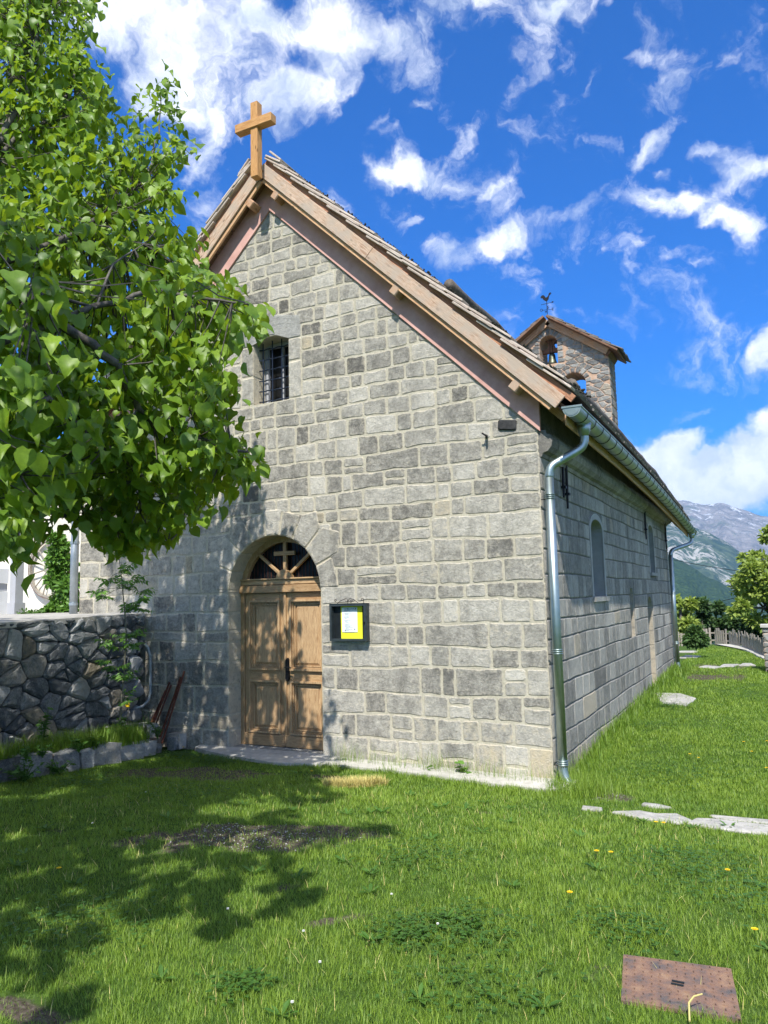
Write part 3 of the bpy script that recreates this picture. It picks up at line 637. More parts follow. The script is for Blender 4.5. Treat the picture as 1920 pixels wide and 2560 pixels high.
# ------------------------------------------------------------------ gutter and downpipes
gut = thing('gutter', 'galvanised half-round gutter running along the right eave', 'gutter', (.5, -.5, 3.9))
def gutter():
    gx, gz, r, ya, yb = .475, 3.92, .095, -.36, 12.4
    sg = lambda y: -(.009*max(y, 0)+.0025*max(y, 0)**2)
    n = 12; prof = [(gx-r*math.cos(pi*i/n), gz-r*math.sin(pi*i/n)*1.02) for i in range(n+1)]
    inner = [(gx-(r-.004)*math.cos(pi*i/n), gz-(r-.004)*math.sin(pi*i/n)) for i in range(n, -1, -1)]
    mb = MB(); P = prof+inner; k_ = len(P); ns = 16; vs = []; fs = []
    for j in range(ns+1):
        y = ya+(yb-ya)*j/ns; vs += [(u, y, v+sg(y)) for u, v in P]
    for j in range(ns): fs += [(k_*j+q, k_*j+(q+1) % k_, k_*(j+1)+(q+1) % k_, k_*(j+1)+q) for q in range(k_)]
    mb.add(vs, fs); mb.build('trough', M['zinc'], gut)
    mb = MB(); mb.prism([(gx-r*math.cos(pi*i/n), gz+sg(yb)-r*math.sin(pi*i/n)) for i in range(n+1)], lambda u, v, w: (u, w, v), yb, yb+.01); mb.build('end_cap', M['zinc'], gut)
    mb = MB(); mb.tube([(gx+r, ya+(yb-ya)*j/16, gz+.004+sg(ya+(yb-ya)*j/16)) for j in range(17)], .011, 8); mb.build('rolled_lip', M['zinc'], gut, smooth=True)
    mb = MB(); mb.prism([(gx-(r+.004)*math.cos(pi*i/n), gz-(r+.004)*math.sin(pi*i/n)) for i in range(n+1)], lambda u, v, w: (u, w, v), ya-.012, ya-.002)
    mb.prism([(gx-(r-.018)*math.cos(pi*i/n), gz-.012-(r-.022)*math.sin(pi*i/n)) for i in range(n+1)], lambda u, v, w: (u, w, v), ya-.018, ya-.011)
    mb.box(gx-r-.012, gx+r+.014, ya-.022, ya-.002, gz, gz+.02); mb.build('end_cap', M['zinc'], gut)
    y = ya+.33
    while y < yb:
        mb = MB(); pts = [(gx-(r+.006)*math.cos(pi*i/n), y, gz+sg(y)-(r+.006)*math.sin(pi*i/n)) for i in range(n+1)]; pts = [(gx-r-.01, y, gz+sg(y)+.02)]+pts+[(gx+r+.012, y, gz+sg(y)+.02)]
        mb.tube(pts, .0045, 4); mb.build('bracket', M['iron'], gut); y += .42
gutter()
def downpipe(y, gy, label, foot=True, bracket_z=(3.02, 1.42, .25), z0=.1, dz=0):
    t = thing('downpipe', label, 'downpipe', (.11, y, z0))
    gx = .47; R = .049
    mb = MB(); mb.tube([(gx, gy, 3.86+dz), (gx, gy, 3.78+dz), (gx, gy, 3.70+dz)], [.085, .07, .046], 14); mb.build('outlet_funnel', M['zinc'], t, smooth=True)
    pts = []
    def bez(a, b, c, n=6): return [tuple(a[i]*(1-s)**2+2*b[i]*s*(1-s)+c[i]*s*s for i in range(3)) for s in [k/n for k in range(n+1)]]
    p0 = (gx, gy, 3.74+dz); p1 = None; q = (gx-.07, gy+(y-gy)*.18, 3.55+dz); q2 = (.11+.07, y+(gy-y)*.18, 3.40+dz); p3 = (.11, y, 3.22+dz)
    pts = [p0]+bez((gx, gy, 3.70+dz), (gx, gy, 3.60+dz), q)+bez(q2, (.11, y, 3.36+dz), p3)
    mb = MB(); mb.tube(pts, R, 14); mb.build('swan_neck', M['zinc'], t, smooth=True)
    mb = MB(); mb.tube([(.11, y, 3.24+dz), (.11, y, z0)], R+.002, 16); mb.build('pipe', M['zinc'], t, smooth=True)
    for z in bracket_z:
        mb = MB()
        for k in (-.022, 0, .022): mb.tube([(.11, y, z+k-.006), (.11, y, z+k), (.11, y, z+k+.006)], [R+.004, R+.012, R+.004], 16)
        mb.build('collar', M['zinc'], t, smooth=True)
        mb = MB(); mb.box(0.01, .11, y-.006, y+.006, z-.035, z-.025); mb.build('pipe_clip', M['iron'], t)
    if foot:
        pts = bez((.11, y, z0+.02), (.11, y-.01, z0-.14), (.215, y-.03, z0-.19)); mb = MB(); mb.tube(pts, R+.001, 14, caps=False)
        mb.tube(pts, R-.004, 14, caps=False); mb.build('shoe', M['zinc'], t, smooth=True, recalc=False)
downpipe(-.05, .2, 'galvanised downpipe at the near front corner of the chapel, curved shoe above the grass', True, (3.03, 1.33, .16), .11)
downpipe(10.6, 12.1, 'galvanised downpipe at the far end of the side wall before the mountains', True, (1.9, .75), .3, -.46)
t = thing('downpipe', 'grey square-edged downpipe at the left corner of the chapel front above the dry stone wall', 'downpipe', (-7.4, -.06, 1.8))
mb = MB(); mb.tube([(-7.4, -.06, 1.7), (-7.4, -.06, 3.6)], .06, 12); mb.build('pipe', M['old_zinc'], t, smooth=True)
mb = MB()
for z in (1.95, 2.9): mb.tube([(-7.4, -.06, z), (-7.4, -.06, z+.04)], .068, 12)
mb.build('collar', M['old_zinc'], t)
# ------------------------------------------------------------------ door
def door():
    d = thing('arched_door', 'double oak door under an arched fanlight with a wooden cross, in the front wall', 'door', (DC, .3, 0))
    d.parent = church; d.matrix_parent_inverse = wmat(church).inverted(); del d['category']; d['label'] = 'double oak door under an arched fanlight with a wooden cross'
    Y = .245
    B = lambda n, x0, x1, y0, y1, z0, z1, m='oak', **k: MB().box(x0, x1, y0, y1, z0, z1, **k).build(n, M[m], d)
    # frame
    beam('frame_post', (DX0+.03, Y+.06, 0), (DX0+.03, Y+.06, DSP+.03), .08, .07, M['oak'], d, up=(1, 0, 0)); beam('frame_post', (DX1-.03, Y+.06, 0), (DX1-.03, Y+.06, DSP+.03), .08, .07, M['oak'], d, up=(1, 0, 0))
    mb = MB(); o = arc(DC, DSP, DR+.01, 0, pi, 24); i2 = arc(DC, DSP, DR-.085, 0, pi, 24); n_ = len(o)
    vs = [FR(u, v, w) for w in (-Y-.02, -Y-.1) for u, v in o+i2]; fs = []
    for i in range(n_-1): fs += [(i, i+1, n_+i+1, n_+i), (2*n_+i, 2*n_+i+1, 3*n_+i+1, 3*n_+i), (i, i+1, 2*n_+i+1, 2*n_+i), (n_+i, n_+i+1, 3*n_+i+1, 3*n_+i)]
    mb.add(vs, fs); mb.build('arched_frame', M['oak_v'], d)
    beam('transom', (DX0, Y+.05, 2.20), (DX1, Y+.05, 2.20), .10, .065, M['oak'], d); beam('transom_rail', (DX0, Y+.03, 2.11), (DX1, Y+.03, 2.11), .09, .10, M['oak'], d)
    beam('transom_lip', (DX0, Y+.0, 2.245), (DX1, Y+.0, 2.245), .05, .02, M['oak'], d)
    mb = MB(); mb.prism([(DX0+.05, 2.22), (DX1-.05, 2.22)]+arc(DC, DSP, DR-.05, .15, pi-.15, 20), FR, -Y-.085, -Y-.095); mb.build('fanlight_glass', M['glass'], d)
    mb = MB()   # perforated dark mesh behind the glass
    for k in range(24): mb.box(DC-.66+k*.057, DC-.657+k*.057, Y+.075, Y+.08, 2.23, DSP+math.sqrt(max(.01, .67**2-(.66-k*.057)**2)))
    mb.build('fanlight_mesh', M['rust'], d)
    # cross and rays
    beam('cross_upright', (DC+.01, Y+.03, 2.24), (DC+.01, Y+.03, 2.75), .04, .055, M['oak'], d, up=(1, 0, 0)); beam('cross_arm', (DC-.16, Y+.015, 2.59), (DC+.18, Y+.015, 2.59), .04, .055, M['oak'], d)
    for s in (-1, 1): beam('ray', (DC+s*.08, Y+.04, 2.31), (DC+s*.48, Y+.04, 2.63), .04, .042, M['oak'], d)
    mb = MB(); mb.prism(arc(DC, 2.235, .135, 0, pi, 14), FR, -Y-.0, -Y-.06); mb.build('sunburst_hub', M['oak'], d)
    # leaves
    for s in (-1, 1):
        x0, x1 = (DX0+.07, DC-.004) if s < 0 else (DC+.004, DX1-.07)
        leaf = bpy.data.objects.new('door_leaf', None)
        mb = MB(); mb.box(x0, x1, Y+.075, Y+.11, .012, 2.06); leaf = mb.build('door_leaf', M['oak_v'], d)
        st = .095
        beam('stile', (x0+st/2, Y+.06, .012), (x0+st/2, Y+.06, 2.055), st, .035, M['oak'], leaf, up=(0, -1, 0)); beam('stile', (x1-st/2, Y+.06, .012), (x1-st/2, Y+.06, 2.055), st, .035, M['oak'], leaf, up=(0, -1, 0))
        for za, zb in ((.012, .19), (.86, 1.03), (1.94, 2.055)): beam('rail', (x0+st, Y+.06, (za+zb)/2), (x1-st, Y+.06, (za+zb)/2), zb-za, .035, M['oak'], leaf, up=(0, -1, 0))
        for za, zb in ((.19, .86), (1.03, 1.94)):
            a, b = x0+st, x1-st
            mb = MB()
            for q, (w, yy) in enumerate(((.026, Y+.006), (.014, Y+.034), (.018, Y+.050))):
                off = (0, .030, .052)[q]
                A0, A1, Z0, Z1 = a-.018+off, b+.018-off, za-.018+off, zb+.018-off
                mb.box(A0, A0+w, yy, Y+.07, Z0, Z1); mb.box(A1-w, A1, yy, Y+.07, Z0, Z1); mb.box(A0+w, A1-w, yy, Y+.07, Z0, Z0+w); mb.box(A0+w, A1-w, yy, Y+.07, Z1-w, Z1)
            mb.build('moulding', M['oak_v'], leaf)
            # raised field
            p0 = [(a+.052, za+.052), (b-.052, za+.052), (b-.052, zb-.052), (a+.052, zb-.052)]; p1 = [(a+.085, za+.085), (b-.085, za+.085), (b-.085, zb-.085), (a+.085, zb-.085)]
            mb = MB(); mb.add([FR(u, v, -Y-.074) for u, v in p0]+[FR(u, v, -Y-.056) for u, v in p1], [(0, 1, 5, 4), (1, 2, 6, 5), (2, 3, 7, 6), (3, 0, 4, 7), (4, 5, 6, 7)]); mb.build('panel', M['oak_v'], leaf)
        beam('kickboard', (x0+.0, Y+.03, .085), (x1-.02, Y+.03, .085), .15, .03, M['oak'], leaf, up=(0, -1, 0))
    beam('meeting_bead', (DC, Y+.03, .02), (DC, Y+.03, 2.055), .035, .03, M['oak'], d, up=(0, -1, 0))
    mb = MB(); mb.prism([(DC+.015, .90), (DC+.04, .87), (DC+.065, .90), (DC+.065, 1.15), (DC+.04, 1.18), (DC+.015, 1.15)], FR, -Y-.0, -Y-.05); mb.build('handle_plate', M['iron'], d)
    mb = MB(); mb.tube([(DC+.04, Y-.0, 1.06), (DC+.04, Y-.045, 1.06), (DC+.14, Y-.05, 1.055)], .009, 8); mb.build('handle', M['iron'], d)
    mb = MB(); mb.box(DX0+.0, DX1-.0, -.17, Y+.1, -.12, -.0); mb.build('threshold_stone', M['pale_stone'], d)
door()
# ------------------------------------------------------------------ gable window
def window():
    w = thing('barred_window', 'x', 'x', (-3.69, .25, 4.65)); del w['category']; w['label'] = 'small window with dark wrought iron bars'
    w.parent = church; w.matrix_parent_inverse = wmat(church).inverted()
    MB().box(WX0, WX1, .32, .33, WZ0, WZ1+.07).build('pane', M['glass'], w)
    mb = MB(); mb.box(WX0, WX0+.06, .27, .32, WZ0, WZ1+.05); mb.box(WX1-.05, WX1, .27, .32, WZ0, WZ1+.05); mb.box(WX0+.06, WX1-.05, .27, .32, WZ0, WZ0+.05); mb.box(WX0+.06, WX1-.05, .27, .32, WZ1+.0, WZ1+.06); mb.box(-3.7, -3.67, .275, .32, WZ0+.05, WZ1)
    mb.build('window_frame', M['grey_paint'], w)
    for k in range(4):
        x = WX0+.06+k*.16; MB().tube([(x, .15, WZ0-.02), (x, .15, WZ1+.06)], .009, 6).build('bar', M['blue_iron'], w)
    for k in range(6):
        z = WZ0+.07+k*.15; pts = [(WX0-.02+i*.04, .145+(.012 if (i//2) % 2 else -.008), z+rnd.uniform(-.003, .003)) for i in range(17)]
        MB().tube(pts, .009, 6).build('bar', M['blue_iron'], w)
window()
# ------------------------------------------------------------------ cross on the ridge
cr = thing('wooden_cross', 'honey-coloured wooden cross fixed to the gable peak', 'cross', (-3.62, -.41, 7.68))
beam('upright', (-3.62, -.40, 7.68), (-3.62, -.40, 8.77), .115, .115, M['cross_wood'], cr, up=(0, 1, 0), bev=.006)
beam('crossbar', (-3.93, -.415, 8.45), (-3.32, -.415, 8.45), .125, .125, M['cross_wood'], cr, up=(0, 0, 1), bev=.006)
# iron stub in the wall
mb = MB(); mb.tube([(-.62, .02, 3.80), (-.6, -.05, 3.80), (-.58, -.1, 3.78)], [.02, .018, .012], 6); mb.tube([(-.60, -.08, 3.8), (-.64, -.09, 3.83)], .01, 5)
tag(mb.build('iron_stub', M['iron']), 'dark iron stub sticking out of the wall below the right end of the roof', 'bracket')
# ------------------------------------------------------------------ notice board
def board():
    x0, x1, z0, z1 = -2.75, -2.22, 1.43, 1.89
    t = thing('notice_board', 'dark metal notice case with a yellow sheet beside the door', 'notice board', ((x0+x1)/2, 0, z0))
    MB().box(x0+.004, x1-.004, -.03, -.022, z0+.004, z1-.004).build('back_panel', M['black'], t)
    mb = MB(); f = .028
    for a in ((x0, x1, z0, z0+f), (x0, x1, z1-f, z1), (x0, x0+f, z0+f, z1-f), (x1-f*1.4, x1, z0+f, z1-f)): mb.box(a[0], a[1], -.095, -.0225, a[2], a[3])
    mb.box(x0-.006, x1+.006, -.10, -.02, z1, z1+.006); mb.build('case_frame', M['frame_dark'], t)
    mb = MB(); X = lambda f_: x0+f_*(x1-x0); Z = lambda f_: z0+f_*(z1-z0)
    MB().box(X(.25), X(.83), -.036, -.032, Z(.05), Z(.94)).build('yellow_sheet', M['yellow_paper'], t)
    w = MB().box(X(.285), X(.70), -.041, -.038, Z(.235), Z(.90)).build('white_notice', M['white_paper'], t)
    mb = MB(); z = .87
    rows = [(.36, .62), (.36, .66), (.35, .52), (.36, .44), (0, 0), (.35, .54), (.37, .45), (.37, .47), (0, 0), (.35, .47), (.35, .48), (.36, .42), (0, 0), (.35, .52), (.37, .43), (.38, .47), (0, 0), (.35, .51), (.37, .47), (.35, .56), (.37, .51), (.38, .58), (.38, .46), (.38, .57), (.38, .47), (0, 0), (.36, .62)]
    for a, b in rows:
        if b:
            x = a
            while x < b: wd = rnd.uniform(.012, .035); mb.box(X(x), X(min(x+wd, b)), -.0418, -.0412, Z(z-.006), Z(z+.003)); x += wd+.008
        z -= .0245
    mb.build('printed_lines', M['ink'], w)
    for a, b in ((.45, .865), (.66, .865), (.375, .285), (.63, .315)):
        MB().tube([(X(a), -.041, Z(b)), (X(a), -.047, Z(b))], .006, 8).build('pin', M['black'], t)
    MB().tube([(X(.94), -.095, Z(.5)), (X(.94), -.115, Z(.5))], .012, 10).build('lock', M['iron'], t)
    mb = MB()
    def spiral(cx, cz, r, a0, turns, sgn):
        return [(cx+sgn*r*(1-.75*k/14)*math.cos(a0+turns*2*pi*k/14), -.05, cz+r*(1-.75*k/14)*math.sin(a0+turns*2*pi*k/14)) for k in range(15)]
    zc = z1+.006
    mb.tube([(X(.17), -.05, zc), (X(.28), -.05, zc+.035), (X(.38), -.05, zc+.055)]+spiral(X(.42), zc+.03, .028, 1.9, -.8, 1), .004, 5)
    mb.tube([(X(.46), -.05, zc), (X(.48), -.05, zc+.04), (X(.53), -.05, zc+.062), (X(.62), -.05, zc+.045), (X(.74), -.05, zc+.005)], .004, 5)
    mb.tube(spiral(X(.55), zc+.022, .022, 0, 1.1, 1), .004, 5); mb.tube(spiral(X(.12), zc+.035, .02, 0, 1.1, 1), .004, 5)
    mb.tube([(X(.89), -.05, zc), (X(.89), -.05, zc+.03)]+spiral(X(.85), zc+.04, .022, 0, 1, 1), .004, 5); mb.build('ironwork_scroll', M['iron'], t)
board()
# ------------------------------------------------------------------ voronoi-like packing
def pack(u0, u1, v0, v1, du, dv, jit=.42, aniso=1.0, gap=.012, big=.15, extra=0):
    pts = []; row = 0; v = v0-dv
    while v < v1+dv:
        u = u0-du+(row % 2)*du*.5
        while u < u1+du:
            if rnd.random() > big: pts.append((u+rnd.uniform(-jit, jit)*du, v+rnd.uniform(-jit, jit)*dv))
            if rnd.random() < extra: pts.append((u+rnd.uniform(-.5, .5)*du, v+rnd.uniform(-.5, .5)*dv))
            u += du
        v += dv; row += 1
    k = du/dv*aniso; out = []
    for i, (a, b) in enumerate(pts):
        if not (u0-.02 < a < u1+.02 and v0-.02 < b < v1+.02): continue
        poly = [(u0, v0), (u1, v0), (u1, v1), (u0, v1)]
        poly = [(p[0], p[1]*k) for p in poly]
        near = sorted(((c-a)**2+((d-b)*k)**2, c, d) for j, (c, d) in enumerate(pts) if j != i and abs(c-a) < 3*du and abs(d-b) < 3*dv)[:14]
        for _, c, d in near:
            n = Vector((c-a, (d-b)*k)); l = n.length; n /= l; m = Vector(((a+c)/2, (b+d)/2*k)); poly = clip(poly, n, n.dot(m)-gap)
            if len(poly) < 3: break
        if len(poly) >= 3:
            poly = [(p[0], p[1]/k) for p in poly]
            if area(poly) > .0008: out.append(poly)
    return out
# ------------------------------------------------------------------ bell tower
def tower():
    y = 8.5; xa, xb, xc = -3.28, -.67, -1.98; th = .7
    t = thing('bell_tower', 'small stone bell gable with two arched openings rising behind the chapel roof', 'bell tower', (xc, y+.35, 5))
    FT = lambda u, v, w: (u, y-w, v)
    top = lambda x: 8.19-.70*abs(x-xc)
    mb = MB(); mb.prism([(xa+.004, 4.6), (xb-.004, 4.6), (xb-.004, top(xb)), (xc, top(xc)), (xa+.004, top(xa))], FT, -.0, -th)
    o = mb.build('tower_wall', [M['orange_mortar']], t)
    O = [(-2.21, -1.79, 7.20, 7.68, .21), (-1.75, -1.19, 6.12, 6.64, .28)]; cut = []
    for a, b, c, d, r in O:
        m = (a+b)/2; cc = MB(); cc.prism([(a, c), (b, c), (b, d)]+arc(m, d, r, .01, pi-.01, 10)[1:-1]+[(a, d)], FT, .3, -1.); cut.append(cc.build('cut', M['orange_mortar']))
    bool_cut(o, cut)
    items = []
    for p in pack(xa, xb, 5.3, 8.25, .21, .105, jit=.42, gap=.004, big=.10):
        cx = sum(q[0] for q in p)/len(p); cz = sum(q[1] for q in p)/len(p); bad = False
        for a, b, c, d, r in O:
            m = (a+b)/2
            if (a-.1 < cx < b+.1 and c-.03 < cz < d) or math.hypot(cx-m, cz-d) < r+.13 and cz >= d: bad = True
        if bad: continue
        s = .70; k = math.sqrt(1+s*s); p = clip(p, (s/k, 1/k), (8.16+s*xc)/k); p = clip(p, (-s/k, 1/k), (8.16-s*xc)/k)
        for a, b, c, d, r in O:
            if c < cz < d+.03:
                if cx < a: p = clip(p, (1, 0), a-.012)
                elif cx > b: p = clip(p, (-1, 0), -(b+.012))
        if len(p) > 2 and area(p) > .002: items.append((p, {'tn': rnd.gauss(.5, .25), 'warm': rnd.random()*.95}))
    place_stones(items, o, 'rubble_stone', M['rubble'], 230, 'small_rubble', FT, out=.014, back=.02, inset=.02, seg=.12, jit=.007, ch=.014)
    for a, b, c, d, r in O:   # arch stones and jambs
        m = (a+b)/2; n = 9
        for k in range(n):
            a0 = pi*k/n+.03; a1 = pi*(k+1)/n-.03; r1 = r+rnd.uniform(.11, .16)
            mb = MB(); add_stone(mb, [(m+r*math.cos(a1), d+r*math.sin(a1)), (m+r*math.cos(a0), d+r*math.sin(a0)), (m+r1*math.cos(a0), d+r1*math.sin(a0)), (m+r1*math.cos(a1), d+r1*math.sin(a1))], FT, out=.02, back=.66, seg=.5, jit=.001, tn=rnd.gauss(.4, .15), warm=.2); mb.build('arch_stone', M['rubble'], o)
        z = c
        while z < d-.02:
            h = rnd.uniform(.1, .18); z2 = min(z+h, d)
            for e0, e1 in ((a-rnd.uniform(.08, .16), a+.004), (b-.004, b+rnd.uniform(.08, .16))):
                mb = MB(); add_stone(mb, [(e0, z+.006), (e1, z+.006), (e1, z2-.006), (e0, z2-.006)], FT, out=.018, back=.66, seg=.5, jit=.001, tn=rnd.gauss(.45, .2), warm=.2); mb.build('jamb_stone', M['rubble'], o)
            z = z2
    # right flank stones, at x = xb facing +x
    FS = lambda u, v, w: (xb+w, u, v); z = 5.2
    while z < 7.05:
        h = rnd.uniform(.12, .24); s = rnd.uniform(.25, .45)
        for u0, u1 in ((y+.01, y+s-.01), (y+s+.01, y+th-.01)):
            mb = MB(); add_stone(mb, [(u0, z+.01), (u1, z+.01), (u1, z+h-.01), (u0, z+h-.01)], FS, out=.012, tn=rnd.gauss(.35, .15), warm=.1, seg=.3); mb.build('rubble_stone', M['rubble'], o)
        z += h
    ca = 1/math.sqrt(1+.7**2); sa = .7*ca
    for s in (1, -1):
        L_ = 1.86; nrm = Vector((s*sa, 0, ca)); P = lambda d, h, yy: Vector((xc+s*(d*ca+h*sa), yy, 8.22-d*sa+h*ca))
        beam('roof_deck', P(0, .05, y+.30), P(L_, .05, y+.30), 1.15, .04, M['soffit'], t, up=nrm)
        beam('verge_board', P(.0, -.035, y-.06), P(1.62 if s == 1 else 1.8, -.035, y-.06), .03, .15, M['larch'], t, up=nrm)
        beam('eave_beam', P(1.62, -.06, y-.05), P(1.62, -.06, y+th+.05), .12, .14, M['soffit'], t, up=nrm)
        for k in range(6):
            d1 = (k+1)*L_/6+.06
            for q in range(7):
                w = .165; yy = y-.24+q*.17; A = P(max(0, d1-.48), .085, yy+w/2); Bq = P(d1+rnd.uniform(-.02, .02), .125, yy+w/2)
                beam('shingle', A, Bq, w, .022, M['shingle' if q == 0 and False else 'dark_shingle'], t, up=nrm, bev=0)
    return t
tower()
def lathe(mb, cx, cy, prof, n=20, col=(.5, .5, 0)):
    vs = []; fs = []
    for r, z in prof:
        for k in range(n): vs.append((cx+r*math.cos(2*pi*k/n), cy+r*math.sin(2*pi*k/n), z))
    for i in range(len(prof)-1):
        for k in range(n): fs.append((i*n+k, i*n+(k+1) % n, (i+1)*n+(k+1) % n, (i+1)*n+k))
    mb.add(vs, fs, col)
def bell(cx, zt, r, label, xa, xb, hz):
    y = 8.8; t = thing('bell', label, 'bell', (cx, y, zt-.3))
    h = r*1.95; prof = [(r*.0, zt), (r*.35, zt), (r*.5, zt-.06*h), (r*.56, zt-.2*h), (r*.62, zt-.55*h), (r*.78, zt-.82*h), (r, zt-h), (r*.93, zt-h), (r*.7, zt-.8*h), (r*.5, zt-.3*h), (0, zt-.15*h)]
    mb = MB(); lathe(mb, cx, y, prof); mb.build('bell_body', M['bronze'], t, smooth=True)
    mb = MB(); mb.tube([(cx, y, zt-.3*h), (cx, y, zt-h*1.02)], [.008, .016], 6); mb.build('clapper', M['iron'], t)
    w = (xb-xa)
    mb = MB(); pr = [(xa-.03, hz), (xb+.03, hz), (xb+.03, hz+.07), (cx+w*.22, hz+.1), (cx+w*.14, hz+.20), (cx+w*.33, hz+.30), (cx-w*.33, hz+.30), (cx-w*.14, hz+.20), (cx-w*.22, hz+.1), (xa-.03, hz+.07)]
    mb.prism(pr, lambda u, v, q: (u, y-q, v), .05, -.05); mb.build('headstock', M['soffit'], t)
    mb = MB()
    for s in (-1, 1): mb.tube([(cx+s*.02, y-.055, hz+.3), (cx+s*.035, y-.055, hz-.02), (cx+s*.012, y, zt-.01)], .007, 5)
    mb.tube([(xb-.03, y-.03, hz-.02), (xb-.03, y-.03, hz-.2), (xb-.07, y-.03, zt-h-.01)], .012, 5); mb.build('strap', M['iron'], t)
bell(-2.0, 7.53, .135, 'green bronze bell hanging in the upper opening of the bell gable', -2.21, -1.79, 7.55)
bell(-1.47, 6.24, .15, 'second bell mostly hidden in the lower opening of the bell gable', -1.75, -1.19, 6.28)
def vane():
    x, y, z = -2.0, 8.55, 8.42; t = thing('weather_vane', 'small weathercock with compass arms on the bell gable peak', 'weather vane', (x, y, z))
    MB().tube([(x, y, z-.05), (x, y, z+.34)], .008, 6).build('rod', M['iron'], t)
    mb = MB(); mb.tube([(x-.13, y-.02, z+.24), (x+.14, y+.02, z+.26)], .006, 5); mb.prism([(x+.12, z+.235), (x+.17, z+.26), (x+.12, z+.285)], lambda u, v, w: (u, y+w, v), -.004, .004); mb.build('arrow', M['iron'], t)
    mb = MB(); mb.tube([(x-.12, y-.03, z+.1), (x+.12, y+.03, z+.1)], .005, 5); mb.tube([(x+.05, y-.12, z+.1), (x-.05, y+.12, z+.1)], .005, 5); mb.build('compass_arms', M['iron'], t)
    for ch, dx, dy in (('E', .125, .03), ('O', -.125, -.03), ('S', .055, -.13), ('N', -.055, .13)):
        cu = bpy.data.curves.new('letter', 'FONT'); cu.body = ch; cu.size = .09; cu.extrude = .004; cu.align_x = 'CENTER'; cu.align_y = 'CENTER'
        tmp = bpy.data.objects.new('tmp', cu); COL.objects.link(tmp); dg = bpy.context.evaluated_depsgraph_get(); me = bpy.data.meshes.new_from_object(tmp.evaluated_get(dg)); bpy.data.objects.remove(tmp)
        me.materials.clear(); me.materials.append(M['iron']); o = bpy.data.objects.new('letter', me); COL.objects.link(o)
        o.matrix_basis = Matrix.Translation((x+dx, y+dy, z+.1)) @ Matrix.Rotation(pi/2, 4, 'X'); par(o, t)
    K = [(-.005, 0), (.02, .02), (.045, .05), (.055, .10), (.065, .135), (.085, .15), (.10, .175), (.118, .172), (.10, .19), (.105, .215), (.092, .20), (.085, .22), (.075, .20), (.062, .205), (.055, .18), (.04, .14), (.01, .105), (-.02, .105), (-.035, .14), (-.06, .175), (-.095, .18), (-.125, .155), (-.135, .115), (-.12, .125), (-.115, .095), (-.095, .115), (-.085, .075), (-.06, .045), (-.03, .02)]
    mb = MB(); mb.prism([(x+a*1.05, z+.30+b*.95) for a, b in K], lambda u, v, w: (u, y+w, v), -.005, .005); mb.build('rooster', M['iron'], t)
vane()
# ------------------------------------------------------------------ concrete apron, path stones, manhole
def flat_blob(name, pts, z, th, m, label=None, cat=None, group=None, parent=None, jit=.02, seg=.25, kind=None, tilt=0):
    P = []; n = len(pts)
    for i in range(n):
        a = Vector(pts[i]); b = Vector(pts[(i+1) % n]); k = max(1, int((b-a).length/seg))
        for q in range(k): P.append(a.lerp(b, q/k)+Vector((rnd.uniform(-jit, jit), rnd.uniform(-jit, jit))))
    c = Vector((sum(p.x for p in P)/len(P), sum(p.y for p in P)/len(P)))
    Z = (lambda x, y: z) if not callable(z) else z
    mb = MB(); n = len(P); vs = [(p.x, p.y, Z(p.x, p.y)-th) for p in P]+[(p.x, p.y, Z(p.x, p.y)-.012) for p in P]+[(p.x+(c.x-p.x)*.06, p.y+(c.y-p.y)*.06, Z(p.x, p.y)+rnd.uniform(-.003, .003)) for p in P]+[(c.x, c.y, Z(c.x, c.y)+.002)]
    tn = rnd.gauss(.6, .1); fs = []
    for i in range(n):
        j = (i+1) % n; fs += [(i, j, n+j, n+i), (n+i, n+j, 2*n+j, 2*n+i), (2*n+i, 2*n+j, 3*n)]
    mb.add(vs, fs, (tn, .5, 0)); o = mb.build(name, m, parent)
    return tag(o, label, cat, group, kind)
def apron():
    top = lambda x: ground_z(x, -.3)+.05
    mb = MB(); xs = [-4.9, -4.6, -4.2, -3.8, -3.3, -2.9, -2.5, -2, -1.5, -1, -.5, 0, .25]; ye = [-.12, -.28, -.36, -.48, -.56, -.48, -.36, -.34, -.36, -.38, -.40, -.42, -.34]
    n = len(xs); vs = []
    for x, y in zip(xs, ye): vs += [(x, .02, top(x)-.2), (x, .02, top(x)+.012), (x, y+rnd.uniform(-.015, .015), top(x)), (x, y-.02, top(x)-.15)]
    fs = []
    for i in range(n-1):
        for k in range(3): fs.append((i*4+k, i*4+k+1, i*4+5+k, i*4+4+k))
    fs += [(0, 3, 2, 1), (n*4-4, n*4-3, n*4-2, n*4-1)]
    mb.add(vs, fs); o = mb.build('concrete_path', M['concrete']); tag(o, 'pale concrete strip laid along the foot of the chapel front', kind='structure')
apron()
gz = lambda x, y: ground_z(x, y)+.022
PS = [([(.80, -1.17), (1.0, -.93), (1.18, -.98), (1.34, -.86), (1.47, -1.08), (1.4, -1.26), (1.1, -1.30)], 'pale flat path stone, the left one of the row leading right from the corner'),
      ([(1.5, -.98), (1.62, -.92), (1.9, -1.0), (2.3, -1.0), (2.3, -1.32), (1.75, -1.32), (1.45, -1.24)], 'pale flat path stone reaching the right edge of the photo'),
      ([(.98, -.50), (1.14, -.46), (1.24, -.58), (1.10, -.66), (.98, -.60)], 'small pale stone lying behind the row of path stones'),
      ([(1.6, -.78), (1.9, -.80), (2.3, -.78), (2.3, -.90), (1.9, -.92), (1.66, -.88)], 'thin pale path stone behind the right end of the row'),
      ([(.52, -.98), (.7, -.98), (.74, -1.12), (.56, -1.1)], 'small worn path stone nearest the downpipe shoe')]
for p, l in PS: flat_blob('path_stone', p, gz, .12, M['slab'], l, 'stone', 'flat stones of the path by the corner')
